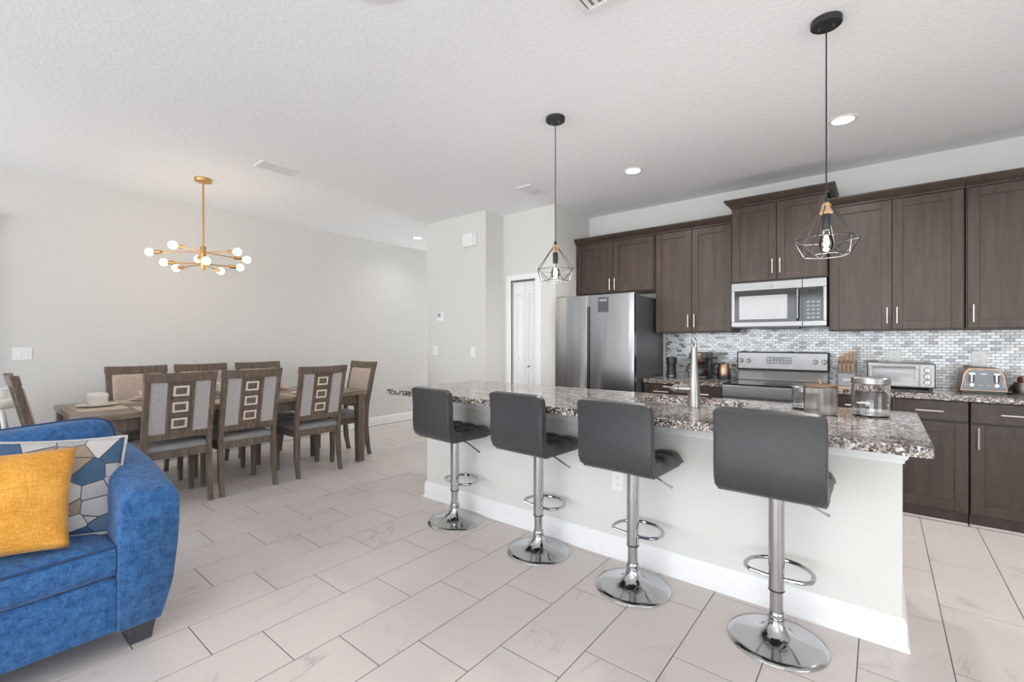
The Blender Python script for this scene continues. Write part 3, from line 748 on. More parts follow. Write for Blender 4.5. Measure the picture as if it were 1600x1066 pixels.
# ------------------------------------------------------------------ range
RX0, RX1, RY = -1.122, -.360, 4.42
t = thing('range', 'freestanding stainless electric range with black glass cooktop', 'range', (-.741, 4.75, 0))
build('body', MB().box(RX0 + .004, RX1 - .004, RY + .03, YK - .03, .03, .895), 'steel_dark', t, bevel=.004)
build('cooktop', MB().box(RX0, RX1, RY + .02, 4.985, .895, .918), 'black_glass', t, bevel=.004)
build('cooktop_front_rim', MB().box(RX0, RX1, RY, RY + .03, .80, .905), 'steel_h', t, bevel=.008)
bk = build('backguard', MB().hexa([(RX0 + .01, 4.985, .92), (RX1 - .01, 4.985, .92), (RX1 - .01, 5.06, .92), (RX0 + .01, 5.06, .92)], [(RX0 + .01, 5.02, 1.02), (RX1 - .01, 5.02, 1.02), (RX1 - .01, 5.06, 1.02), (RX0 + .01, 5.06, 1.02)]), 'steel_h', t, bevel=.003)
build('console_shell', MB().box(RX0, RX1, 4.995, 5.07, 1.018, 1.195), 'black', t, bevel=.008)
cn = build('console_face', MB().box(RX0 + .01, RX1 - .01, 4.985, 5.0, 1.03, 1.187), 'steel_h', t, bevel=.004)
build('display_panel', MB().prism([(-.755 + p[0], 1.115 + p[1]) for p in rrect(.105, .034, .012, 5)], 'y', 4.981, 4.987), 'steel_dark', cn)
for r_ in range(2):
    for q in range(7):
        if r_ == 1 and 1 < q < 5: continue
        build('touch_key', MB().box(-.84 + q * .028 - .007, -.84 + q * .028 + .007, 4.9802, 4.982, 1.098 + r_ * .027, 1.106 + r_ * .027), 'vent_white', cn)
for x in (-1.085, -1.018, -.465, -.395):
    k = build('knob', MB().cyl((x, 4.986, 1.108), (x, 4.962, 1.108), .022, .019, 24), 'steel_h', cn, bevel=.003)
    build('pointer', MB().box(x - .004, x + .004, 4.952, 4.963, 1.088, 1.128), 'steel_h', k, bevel=.002)
od = build('oven_door', MB().box(RX0 + .004, RX1 - .004, RY + .005, RY + .035, .22, .79), 'steel_h', t, bevel=.005)
build('oven_glass', MB().box(RX0 + .09, RX1 - .09, RY + .002, RY + .01, .34, .66), 'black_glass', od)
build('oven_handle', MB().cyl((RX0 + .05, RY - .035, .755), (RX1 - .05, RY - .035, .755), .011).cyl((RX0 + .08, RY, .755), (RX0 + .08, RY - .035, .755), .008).cyl((RX1 - .08, RY, .755), (RX1 - .08, RY - .035, .755), .008), 'steel_h', od)
build('storage_drawer', MB().box(RX0 + .004, RX1 - .004, RY + .005, RY + .035, .05, .21), 'steel_h', t, bevel=.005)
for x, y, r in ((-.95, 4.58, .095), (-.95, 4.84, .075), (-.54, 4.58, .075), (-.54, 4.84, .095)):
    build('burner_ring', MB().lathe((x, y, .9178), [(r, 0), (r, .0006), (r - .003, .0006), (r - .003, 0), (r, 0)], 36, False), 'grey_plastic', t)

# ------------------------------------------------------------------ things on the kitchen counters
def P(cx_, cy_, z=CT): return (cx_, cy_, z)
x, y = -1.705, 4.78
t = thing('coffee_grinder', 'tall black cylindrical coffee grinder next to the refrigerator', 'grinder', P(x, y))
build('body', MB().lathe(P(x, y), [(.048, 0), (.050, .01), (.048, .02), (.044, .13), (.045, .145)], 28), 'black', t)
build('lid', MB().lathe(P(x, y), [(.047, .145), (.053, .15), (.054, .205), (.050, .212), (.001, .213)], 28), 'black', t)
build('steel_band', MB().lathe(P(x, y), [(.0485, .012), (.0505, .013), (.0500, .021), (.048, .022)], 28, False), 'steel_h', t)

x, y = -1.415, 4.80
t = thing('coffee_maker', 'black and copper drip coffee maker with glass carafe', 'coffee maker', P(x, y))
build('base', MB().box(x - .085, x + .085, y - .12, y + .11, CT, CT + .035), 'black', t, bevel=.012, seg=3)
build('water_tower', MB().box(x - .085, x + .085, y + .03, y + .11, CT + .03, CT + .215), 'black', t, bevel=.012, seg=3)
hd = build('brew_head', MB().box(x - .09, x + .09, y - .10, y + .11, CT + .20, CT + .265), 'black', t, bevel=.014, seg=3)
build('filter_basket', MB().lathe((x, y - .035, CT), [(.062, .175), (.070, .20), (.073, .255), (.068, .26)], 28), 'copper', t)
cf = build('carafe', MB().lathe((x, y - .035, CT), [(.058, .036), (.066, .05), (.068, .09), (.055, .135), (.047, .155), (.050, .165)], 28), 'carafe', t)
build('coffee', MB().lathe((x, y - .035, CT), [(.052, .042), (.060, .052), (.060, .085), (.001, .085)], 24), 'coffee', cf)
build('carafe_handle', MB().tube([(x - .05, y - .05, CT + .155), (x - .09, y - .07, CT + .15), (x - .115, y - .08, CT + .11), (x - .105, y - .075, CT + .065), (x - .062, y - .045, CT + .06)], .009, 8), 'black', cf)
build('carafe_lid', MB().lathe((x, y - .035, CT), [(.050, .163), (.052, .17), (.02, .176), (.001, .176)], 24), 'black', cf)
build('warming_plate', MB().lathe((x, y - .035, CT), [(.07, .034), (.072, .038), (.001, .038)], 24), 'steel_dark', t)

x, y = -1.215, 4.87
t = thing('electric_kettle', 'copper electric kettle with black handle beside the range', 'kettle', P(x, y))
build('power_base', MB().lathe(P(x, y), [(.062, 0), (.066, .006), (.062, .018), (.001, .018)], 28), 'black', t)
bd = build('body', MB().lathe(P(x, y), [(.060, .018), (.063, .03), (.060, .09), (.052, .145), (.049, .152)], 32), 'copper', t)
build('skirt', MB().lathe(P(x, y), [(.0605, .019), (.0645, .025), (.063, .045), (.0605, .047)], 32, False), 'black', t)
build('lid', MB().lathe(P(x, y), [(.049, .152), (.047, .158), (.012, .162), (.010, .17), (.001, .171)], 28), 'black', t)
build('spout', MB().hexa([(x + .04, y - .014, CT + .12), (x + .055, y - .014, CT + .12), (x + .055, y + .014, CT + .12), (x + .04, y + .014, CT + .12)], [(x + .04, y - .02, CT + .152), (x + .078, y - .006, CT + .154), (x + .078, y + .006, CT + .154), (x + .04, y + .02, CT + .152)]), 'copper', t)
build('handle', MB().tube([(x - .04, y, CT + .15), (x - .075, y, CT + .155), (x - .098, y, CT + .14), (x - .10, y, CT + .09), (x - .085, y, CT + .05), (x - .06, y, CT + .04)], .010, 8), 'black', t)

x, y = -.215, 4.64
t = thing('knife_block', 'grey knife block full of wood-handled knives right of the range', 'knife block', P(x, y))
prof = [(-.085, 0), (.085, 0), (.085, .20), (.055, .225), (-.055, .145), (-.085, .12)]
build('block', MB().prism([(y + p[0], CT + p[1]) for p in prof], 'x', x - .062, x + .062), 'steel_dark', t, bevel=.004)
pl = build('front_plate', MB().box(x - .052, x + .052, y - .089, y - .085, CT + .02, CT + .115), 'grey_plastic', t, bevel=.002)
lg = MB().tube([(x + .03 * math.cos(a), y - .0905, CT + .068 + .010 * math.sin(a)) for a in [2 * PI * i / 24 for i in range(24)]], .0013, 5, True)
for i in range(5): lg.box(x - .020 + i * .0088, x - .0145 + i * .0088, y - .0912, y - .0895, CT + .064, CT + .072)
build('oval_logo', lg, 'vent_white', pl)
build('plinth', MB().box(x - .064, x + .064, y - .09, y + .088, CT, CT + .012), 'knife_wood', t, bevel=.002)
for i in range(4):
    kx = x - .040 + i * .027
    k = build('steak_knife', MB().tube([(kx, y - .075, CT + .125), (kx, y - .10, CT + .15), (kx, y - .125, CT + .205)], [.007, .008, .0095], 8), 'knife_wood', t)
    build('end_cap', MB().cyl((kx, y - .124, CT + .203), (kx, y - .128, CT + .212), .0098, n=10), 'copper', k)
for i, (dx, dy, L) in enumerate(((-.036, -.02, .10), (-.008, -.01, .115), (.022, .0, .12), (.045, .02, .105))):
    zb = CT + .165 + (dy + .02) * .7
    k = build('knife_handle', MB().tube([(x + dx, y + dy, zb), (x + dx, y + dy - .03, zb + L * .5), (x + dx + .004, y + dy - .055, zb + L)], [.009, .011, .012], 8), 'knife_wood', t)
    build('bolster', MB().cyl((x + dx, y + dy, zb - .004), (x + dx, y + dy - .003, zb + .006), .0105, n=10), 'chrome', k)

x0, x1, y0, y1 = -.085, .325, 4.70, 5.03; z0, z1 = CT + .018, CT + .205
t = thing('toaster_oven', 'silver toaster oven with three round dials on the counter', 'toaster oven', ((x0 + x1) / 2, (y0 + y1) / 2, CT))
build('shell', MB().box(x0, x1, y0 + .012, y1, z0, z1), 'steel_h', t, bevel=.008, seg=3)
xd = x1 - .095
dfr = MB().box(x0 + .01, xd, y0, y0 + .014, z1 - .045, z1 - .008).box(x0 + .01, xd, y0, y0 + .014, z0 + .01, z0 + .045).box(x0 + .01, x0 + .035, y0, y0 + .014, z0 + .045, z1 - .045).box(xd - .025, xd, y0, y0 + .014, z0 + .045, z1 - .045)
d = build('door', dfr, 'steel_h', t, bevel=.002)
build('door_glass', MB().box(x0 + .03, xd - .02, y0 + .004, y0 + .010, z0 + .04, z1 - .04), 'mw_window', d)
build('handle', MB().cyl((x0 + .03, y0 - .025, z1 - .028), (xd - .02, y0 - .025, z1 - .028), .008, n=12).cyl((x0 + .05, y0, z1 - .028), (x0 + .05, y0 - .025, z1 - .028), .006, n=8).cyl((xd - .04, y0, z1 - .028), (xd - .04, y0 - .025, z1 - .028), .006, n=8), 'steel_h', d)
pn = build('control_panel', MB().box(xd + .004, x1 - .006, y0 + .002, y0 + .014, z0 + .01, z1 - .008), 'steel_h', t, bevel=.002)
for k in range(3):
    zc = z1 - .048 - k * .047
    kn = build('dial', MB().cyl(((xd + x1) / 2, y0 + .003, zc), ((xd + x1) / 2, y0 - .015, zc), .019, .0165, 24), 'nickel', pn)
    build('grip', MB().box((xd + x1) / 2 - .003, (xd + x1) / 2 + .003, y0 - .022, y0 - .014, zc - .014, zc + .014), 'steel_h', kn)
    build('dial_ring', MB().lathe((0, 0, 0), [(.0195, 0), (.0235, 0), (.0235, .001), (.0195, .001), (.0195, 0)], 24, False).xf(lambda a, b, c, zc=zc: ((xd + x1) / 2 + a, y0 + .0015 - c, zc + b)), 'grey_plastic', pn)
for fx in (x0 + .03, x1 - .03):
    for fy in (y0 + .03, y1 - .03): build('foot', MB().cyl((fx, fy, CT), (fx, fy, z0 + .003), .012, n=12), 'black', t)
build('wire_rack', MB().box(x0 + .04, xd - .03, y0 + .02, y0 + .022, z0 + .075, z0 + .078), 'chrome', t)

# four-slice toaster
x0, x1, y0, y1 = .452, .702, 4.68, 4.94
t = thing('toaster', 'four-slice copper and slate grey toaster on the right counter', 'toaster', ((x0 + x1) / 2, (y0 + y1) / 2, CT))
def tprof(inset=0.0):
    xa, xb = x0 + inset, x1 - inset; zt = CT + .185 - inset; zb = CT + .015 + inset
    pts = [(xa, zb), (xb, zb)]
    for i in range(7): a = PI / 2 * i / 6; pts.append((xb - .012 - .05 * (1 - math.cos(a)), zt - .09 + .09 * math.sin(a)))
    for i in range(7): a = PI / 2 * (1 - i / 6); pts.append((xa + .012 + .05 * (1 - math.cos(a)), zt - .09 + .09 * math.sin(a)))
    return pts
build('shell', MB().prism(tprof(), 'y', y0 + .01, y1), 'bronze', t, bevel=.005)
fc = build('front_panel', MB().prism(tprof(.012), 'y', y0, y0 + .012), 'toaster_grey', t, bevel=.002)
build('foot_skirt', MB().box(x0 + .012, x1 - .012, y0 + .012, y1 - .01, CT, CT + .018), 'black', t, bevel=.004)
for k, cx_ in enumerate((x0 + .062, x1 - .062)):
    s = build('lever_slot', MB().box(cx_ - .015, cx_ + .015, y0 - .001, y0 + .004, CT + .082, CT + .150), 'black', fc)
    build('lever', MB().box(cx_ - .004, cx_ + .004, y0 - .003, y0 + .002, CT + .084, CT + .148).box(cx_ - .016, cx_ + .016, y0 - .022, y0 - .001, CT + .138, CT + .150), 'chrome', s, bevel=.001, seg=1)
    build('browning_dial', MB().cyl((cx_, y0 + .002, CT + .062), (cx_, y0 - .014, CT + .062), .011, n=16), 'chrome', fc)
    for r_ in range(4):
        build('indicator', MB().cyl(((x0 + .028 if k == 0 else x1 - .028), y0 + .002, CT + .055 + r_ * .014), ((x0 + .028 if k == 0 else x1 - .028), y0 - .002, CT + .055 + r_ * .014), .0035, n=8), 'nickel', fc)
for q in (-.022, -.008, .018): build('button', MB().cyl(((x0 + x1) / 2 + q, y0 + .002, CT + .060), ((x0 + x1) / 2 + q, y0 - .003, CT + .060), .004, n=10), 'nickel', fc)
build('small_logo', MB().box((x0 + x1) / 2 - .016, (x0 + x1) / 2 + .014, y0 - .0008, y0 + .001, CT + .140, CT + .146), 'vent_white', fc)
for q in (-.045, .045):
    for yy in (y0 + .07, y0 + .17): build('bread_slot', MB().box((x0 + x1) / 2 + q - .036, (x0 + x1) / 2 + q + .036, yy, yy + .028, CT + .1835, CT + .1865), 'black', t)
x, y = .805, 4.80
t = thing('blender_base', 'steel and copper small appliance cut off by the right edge', 'appliance', P(x, y))
build('body', MB().lathe(P(x, y), [(.070, 0), (.074, .01), (.072, .06), (.062, .085), (.040, .09)], 28), 'steel_h', t)
build('collar', MB().lathe(P(x, y), [(.045, .085), (.048, .10), (.045, .125), (.036, .13), (.001, .13)], 28), 'copper', t)
build('knob', MB().lathe(P(x, y), [(.012, .13), (.016, .14), (.001, .148)], 16), 'copper', t)
cd = build('power_cord', MB().tube([(.715, 4.93, CT + .006), (.728, 4.86, CT + .02), (.722, 4.78, CT + .05), (.73, 4.74, CT + .02), (.712, 4.70, CT + .006), (.712, 4.90, CT + .006)], .0045, 6), 'black', None, base=(.72, 4.85, CT))
tag(cd, 'black power cord looped beside the toaster', 'cord')

# ================================================================== ISLAND
IX0, IX1, IY0, IY1 = -2.955, .072, 2.536, 3.17
t = thing('kitchen_island', 'cream painted kitchen island base with white baseboard', 'island', ((IX0 + IX1) / 2, 2.85, 0))
build('wall_panel', MB().box(IX0, IX1, IY0, IY0 + .12, 0, .879), 'island_paint', t, bevel=.003)
for xa in (IX0, IX1 - .02): build('end_panel', MB().box(xa, xa + .02, IY0 + .121, IY1, 0, .879), 'island_paint', t, bevel=.002)
build('cabinet_side', MB().box(IX0 + .02, IX1 - .02, IY1 - .03, IY1, .1, .879), 'cab', t)
def around(prof, z0, name):
    secs = []
    for o, dz in prof: secs.append([(IX0 - o, IY1, z0 + dz), (IX0 - o, IY0 - o, z0 + dz), (IX1 + o, IY0 - o, z0 + dz), (IX1 + o, IY1, z0 + dz)])
    return build(name, MB().loft(secs, False, True), 'trim', t, ang=25)
around([(.0, 0), (.024, 0), (.024, .010), (.015, .022), (.015, .108), (.010, .120), (.005, .130), (0, .132)], 0, 'baseboard')
around([(0, 0), (.006, 0), (.008, .012), (.016, .022), (.020, .032), (.020, .095), (0, .095)], .783, 'counter_trim')
SKX0, SKX1, SKY0, SKY1 = -1.28, -.62, 2.79, 3.12
slab('island_countertop', -3.065, .150, 2.20, 3.235, .88, CT, 'long polished speckled granite countertop on the island', hole=(SKX0, SKX1, SKY0, SKY1, .07))
outlet(-1.226, IY0, .461, 'white outlet on the island wall between the second and third stools from the left')
t = thing('kitchen_sink', 'stainless undermount sink set into the island countertop', 'sink', ((SKX0 + SKX1) / 2, (SKY0 + SKY1) / 2, .70))
cx_, cy_ = (SKX0 + SKX1) / 2, (SKY0 + SKY1) / 2; hx_, hy_ = (SKX1 - SKX0) / 2 + .006, (SKY1 - SKY0) / 2 + .006
secs = [[(cx_ + p[0], cy_ + p[1], z) for p in rrect(hx_ + g, hy_ + g, .07, 8)] for g, z in ((.012, .8785), (0, .8785), (0, .875), (-.012, .71), (-.03, .70))]
build('basin', MB().loft(secs, False, True), 'steel_h', t)
build('drain', MB().lathe((cx_, cy_, .70), [(.045, .001), (.042, .004), (.02, .002), (.001, .002)], 24), 'chrome', t)
x, y = -.834, 2.70
t = thing('kitchen_faucet', 'tall brushed nickel faucet with side lever at the island sink', 'faucet', P(x, y))
build('column', MB().lathe(P(x, y), [(.036, 0), (.037, .004), (.035, .012), (.034, .07), (.031, .12), (.024, .19), (.019, .25), (.0165, .33), (.0165, .345)], 28), 'nickel', t)
dv = Vector((-.30, .954, 0))
pts = [Vector((x, y, CT + .335)) + Vector((0, 0, 0))]
for i in range(1, 13): a = PI * i / 12; pts.append(Vector((x, y, CT + .335)) + dv * (.10 * (1 - math.cos(a))) + Vector((0, 0, .05 * math.sin(a))))
build('spout', MB().tube(pts + [pts[-1] - Vector((0, 0, .05))], .0155, 12), 'nickel', t)
e = pts[-1] - Vector((0, 0, .05)); build('spray_head', MB().cyl(e, e - Vector((0, 0, .09)), .017, .021, 16), 'nickel', t)
lv = Vector((-.954, -.30, 0)); b0 = Vector((x, y, CT + .105))
vb = build('valve_body', MB().cyl(b0, b0 + lv * .085, .023, .023, 20), 'nickel', t, bevel=.002)
build('seam_ring', MB().cyl(b0 + lv * .085, b0 + lv * .090, .0215, .0215, 20), 'black_metal', vb)
build('lever', MB().tube([b0 + lv * .088, b0 + lv * .10, b0 + lv * .125, b0 + lv * .13 + Vector((0, 0, .004)), b0 + lv * .17 + Vector((0, 0, .008))], [.022, .022, .010, .005, .0045], 12), 'nickel', vb)

def jar(x, y, r, h, label, lid_h=.032):
    t = thing('glass_jar', label, 'jar', P(x, y), 'glass jars with steel lids')
    b = h - lid_h
    build('glass_body', MB().lathe(P(x, y), [(r - .006, 0), (r, .006), (r, b - .012), (r - .008, b), (r - .008, b + .008), (r - .012, b + .008), (r - .012, b), (r - .004, b - .014), (r - .004, .010), (.001, .008)], 40, False).add([], []), 'glass', t)
    build('base_disc', MB().lathe(P(x, y), [(.001, .0004), (r - .006, .0004), (r - .006, .004), (.001, .004)], 32, False), 'glass', t)
    build('lid', MB().lathe(P(x, y), [(r - .002, b), (r + .001, b + .002), (r + .001, h - .004), (r - .003, h), (.001, h)], 40), 'nickel', t)
    return t
jar(-.040, 2.965, .080, .195, 'large clear glass jar with brushed steel lid near the counter end')
jar(-.322, 3.05, .075, .125, 'smaller glass jar with steel lid behind the ribbed canister')
x, y = -.245, 2.87; r = .074; h = .150
t = thing('ribbed_canister', 'ribbed clear canister with copper knobbed lid on the island', 'canister', P(x, y))
n = 72
prof = [(r, 0), (r, h)]
secs = [[(x + (rr * (1 + .018 * (i % 2))) * math.cos(2 * PI * i / n), y + (rr * (1 + .018 * (i % 2))) * math.sin(2 * PI * i / n), CT + z) for i in range(n)] for rr, z in ((r - .004, .0005), (r, .004), (r, h - .012), (r - .004, h - .008))]
secs2 = [[(x + rr * math.cos(2 * PI * i / n), y + rr * math.sin(2 * PI * i / n), CT + z) for i in range(n)] for rr, z in ((r - .006, h - .008), (r - .006, .008), (.002, .008))]
build('glass_body', MB().loft(secs + secs2, True, True), 'frosted', t)
ld = build('lid', MB().lathe(P(x, y), [(r + .002, h - .006), (r + .004, h - .003), (r + .002, h + .003), (.02, h + .008), (.001, h + .009)], 40), 'copper', t)
build('knob', MB().lathe(P(x, y), [(.005, h + .008), (.004, h + .018), (.009, h + .024), (.007, h + .031), (.001, h + .033)], 16), 'copper', ld)

# ================================================================== BAR STOOLS (local: front toward +y)
def make_stool(seat_z, label):
    t = thing('bar_stool', label, 'bar stool', (0, 0, 0), 'black bar stools along the island')
    build('base', MB().lathe((0, 0, 0), [(.188, 0), (.193, .003), (.191, .008), (.165, .013), (.12, .020), (.075, .034), (.048, .055), (.034, .085), (.030, .098), (.030, .105)], 56), 'chrome', t, ang=60)
    build('lower_post', MB().lathe((0, 0, 0), [(.026, .10), (.026, .24), (.001, .24)], 28), 'chrome', t)
    build('collar', MB().lathe((0, 0, 0), [(.031, .098), (.035, .104), (.035, .112), (.031, .117), (.033, .122), (.030, .130)], 28), 'chrome', t)
    sl = build('gas_sleeve', MB().lathe((0, 0, 0), [(.026, .218), (.0315, .220), (.0315, seat_z - .03), (.028, seat_z - .028)], 28), 'chrome', t)
    build('sleeve_rim', MB().lathe((0, 0, 0), [(.0316, .2205), (.0325, .222), (.0325, .226), (.0316, .228)], 28, False), 'black_metal', sl)
    pts = []
    for i in range(25):
        a = -PI / 2 + PI * 2 * i / 24 + .0
    zf = .285
    path = [(-.028, .0, zf - .012), (-.10, -.012, zf)]
    for i in range(17):
        a = PI + .35 - (PI + .70) * i / 16
        path.append((.132 * math.cos(a), .055 + .125 * math.sin(a), zf))
    path += [(.10, -.012, zf), (.028, 0, zf - .012)]
    build('footrest', MB().tube(path, .009, 10), 'chrome', t)
    build('lever', MB().tube([(.03, .02, seat_z - .035), (.09, .05, seat_z - .06), (.17, .07, seat_z - .105), (.185, .074, seat_z - .112)], [.005, .005, .005, .007], 8), 'chrome', t)
    build('swivel_plate', MB().box(-.09, .09, -.10, .10, seat_z - .03, seat_z - .008), 'black_metal', t, bevel=.004)
    # backrest: wraps under into the seat
    W = .2; sz = seat_z
    outer = [(-.10, -.012), (-.17, -.010), (-.205, .010), (-.222, .045), (-.228, .12), (-.226, .22), (-.232, .31), (-.238, .345)]
    inner = [(-.205, .352), (-.188, .335), (-.180, .24), (-.180, .15), (-.172, .09), (-.150, .062), (-.10, .055)]
    pr = [(a, sz + b) for a, b in outer + inner]
    secs = []
    for xx, k in ((-W, .86), (-W + .004, .92), (-W + .012, .965), (-W + .026, .99), (-W + .045, 1), (-W * .5, 1), (0, 1), (W * .5, 1), (W - .045, 1), (W - .026, .99), (W - .012, .965), (W - .004, .92), (W, .86)):
        cur = -.006 * (1 - (xx / W) ** 2)
        secs.append([(xx, -.195 + (a + .195) * (1 - (1 - k) * .6 if a < -.12 else 1) + (cur if a < -.12 else 0), sz + .17 + (b - sz - .17) * (k if b > sz + .17 else 1 - (1 - k) * .35)) for a, b in pr])
    bk = build('backrest', MB().loft(secs), 'leather', t, bevel=.010, seg=3, ang=50)
    # seat: quilted 3 x 3 pad
    nx, ny = 31, 31; top = MB(); V = []; Fc = []
    y0, y1 = -.175, .185
    for j in range(ny):
        for i in range(nx):
            u = i / (nx - 1); v = j / (ny - 1); xx = -W + 2 * W * u; yy = y0 + (y1 - y0) * v
            e = min(u, 1 - u) * 2 * W; e2 = (1 - v) * (y1 - y0)
            rnd = -.022 * max(0, 1 - e / .03) ** 2 - .030 * max(0, 1 - e2 / .045) ** 2
            q = abs(math.sin(PI * u * 3)) ** .5 * abs(math.sin(PI * (v * 3))) ** .5
            V.append((xx, yy, sz + .052 + .016 * q + rnd))
    for j in range(ny - 1):
        for i in range(nx - 1): Fc.append([j * nx + i, j * nx + i + 1, (j + 1) * nx + i + 1, (j + 1) * nx + i])
    B = [(p[0] * .97, p[1], sz - .010 + .012 * max(0, 1 - (y1 - p[1]) / .06)) for p in V]
    m_ = len(V); V2 = V + B; Fb = [[i + m_ for i in f[::-1]] for f in Fc]
    rim = [i for i in range(nx)] + [j * nx + nx - 1 for j in range(1, ny)] + [(ny - 1) * nx + i for i in range(nx - 2, -1, -1)] + [j * nx for j in range(ny - 2, 0, -1)]
    Fr = [[rim[k], rim[k] + m_, rim[(k + 1) % len(rim)] + m_, rim[(k + 1) % len(rim)]] for k in range(len(rim))]
    build('seat', MB().add(V2, Fc + Fb + Fr), 'leather', t, ang=80)
    return t
stools = [(-2.395, 2.315, .625, -4, 'black leatherette bar stool farthest from the viewer at the left end of the island'),
          (-1.65, 2.31, .645, -3, 'second black leatherette bar stool from the left along the island'),
          (-1.02, 2.285, .655, -2, 'third black leatherette bar stool from the left, near the island outlet'),
          (-.352, 2.265, .675, 0, 'black leatherette bar stool nearest the viewer at the right end of the island')]
for x, y, sz, rz, lb in stools:
    st = make_stool(sz, lb); st.location = (x, y, 0); st.rotation_euler = (0, 0, math.radians(rz))

# ================================================================== PENDANT LAMPS
def pendant(x, y, label, rot):
    t = thing('pendant_lamp', label, 'pendant lamp', (x, y, CEIL), 'wire cage pendant lamps')
    build('canopy', MB().lathe((x, y, CEIL), [(.001, -.028), (.060, -.028), (.065, -.024), (.065, 0)], 36), 'black_metal', t)
    for k in (-1, 1): build('canopy_screw', MB().cyl((x + k * .03, y, CEIL - .028), (x + k * .03, y, CEIL - .042), .005, n=10), 'nickel', t)
    build('cord', MB().cyl((x, y, CEIL - .02), (x, y, 1.985), .0032, n=8), 'black_metal', t)
    build('cord_grip', MB().lathe((x, y, 0), [(.006, 1.99), (.010, 1.985), (.011, 1.968), (.007, 1.965)], 16), 'black_metal', t)
    build('wood_cap', MB().lathe((x, y, 0), [(.010, 1.967), (.020, 1.955), (.027, 1.915), (.022, 1.912), (.001, 1.912)], 20), 'tan_wood', t)
    build('socket', MB().lathe((x, y, 0), [(.016, 1.915), (.018, 1.91), (.018, 1.845), (.014, 1.835), (.001, 1.835)], 20), 'black_metal', t)
    build('bulb_glass', MB().lathe((x, y, 0), [(.013, 1.84), (.016, 1.82), (.028, 1.785), (.030, 1.765), (.024, 1.742), (.010, 1.732), (.001, 1.731)], 24), 'bulb_glass', t)
    build('filament', MB().lathe((x, y, 0), [(.006, 1.81), (.011, 1.79), (.013, 1.77), (.008, 1.75), (.001, 1.748)], 12), 'bulb_white', t)
    n = 6; zt, zm, zb, rm, rb = 1.958, 1.79, 1.712, .138, .095
    mid = [Vector((x + rm * math.cos(rot + 2 * PI * i / n), y + rm * math.sin(rot + 2 * PI * i / n), zm)) for i in range(n)]
    bot = [Vector((x + rb * math.cos(rot + 2 * PI * (i + .5) / n), y + rb * math.sin(rot + 2 * PI * (i + .5) / n), zb)) for i in range(n)]
    for i in range(n):
        a = rot + 2 * PI * i / n
        top = Vector((x + .012 * math.cos(a), y + .012 * math.sin(a), zt))
        build('cage_rib', MB().cyl(top, mid[i], .0024, n=6), 'black_metal', t)
        build('cage_rim', MB().cyl(mid[i], mid[(i + 1) % n], .0024, n=6), 'black_metal', t)
        build('cage_rim', MB().cyl(bot[i], bot[(i + 1) % n], .0024, n=6), 'black_metal', t)
        build('cage_strut', MB().cyl(mid[i], bot[i], .0024, n=6).cyl(mid[(i + 1) % n], bot[i], .0024, n=6), 'black_metal', t)
    l = bpy.data.lights.new('pendant_glow', 'POINT'); l.energy = 10; l.shadow_soft_size = .05; l.color = (1, .96, .9)
    lo = bpy.data.objects.new('pendant_glow', l); lo.location = (0, 0, 1.70 - CEIL); COL.objects.link(lo); lo.parent = t
pendant(-.204, 2.667, 'black wire cage pendant lamp nearest the viewer over the right of the island', .35)
pendant(-1.753, 2.655, 'black wire cage pendant lamp farther away over the left of the island', .1)

# ================================================================== CHANDELIER
x, y = -5.03, 1.55
t = thing('chandelier', 'brass sputnik chandelier with ten round bulbs above the dining table', 'chandelier', (x, y, CEIL))
build('canopy', MB().lathe((x, y, CEIL), [(.001, -.028), (.070, -.028), (.072, -.024), (.072, 0)], 36), 'brass', t)
build('rod', MB().cyl((x, y, CEIL - .02), (x, y, 2.20), .0085, n=14), 'brass', t)
build('hub', MB().lathe((x, y, 0), [(.001, 1.985), (.024, 1.985), (.025, 1.99), (.025, 2.195), (.024, 2.20), (.001, 2.20)], 24), 'brass', t)
Rv = Vector((c_, s_, 0)); Fv = Vector((-s_, c_, 0))
for rt, df, zb, zh in ((-.499, -.02, 2.144, 2.15), (.007, -.40, 2.131, 2.15), (.417, -.15, 2.119, 2.145), (.274, .25, 2.119, 2.145), (-.29, .35, 2.144, 2.15),
                       (-.39, .02, 2.054, 2.035), (-.405, .20, 2.027, 2.03), (-.10, .42, 2.029, 2.03), (.156, .33, 2.054, 2.035), (.262, -.35, 2.002, 2.03)):
    h0 = Vector((x, y, zh)); e = Vector((x, y, 0)) + Rv * rt + Fv * df; e.z = zb; d = (e - h0).normalized()
    a = build('arm', MB().cyl(h0 + d * .01, e - d * .07, .0055, n=10), 'brass', t)
    build('lamp_holder', MB().cyl(e - d * .115, e - d * .045, .0185, n=16), 'brass', a, bevel=.002)
    build('bulb', MB().sphere(e, .036, 20).cyl(e - d * .05, e - d * .025, .014, .02, 12), 'bulb_warm', a, ang=60)
l = bpy.data.lights.new('chandelier_glow', 'POINT'); l.energy = 4.5; l.shadow_soft_size = .4; l.color = (1, .88, .74)
lo = bpy.data.objects.new('chandelier_glow', l); lo.location = (0, 0, 2.07 - CEIL); COL.objects.link(lo); lo.parent = t

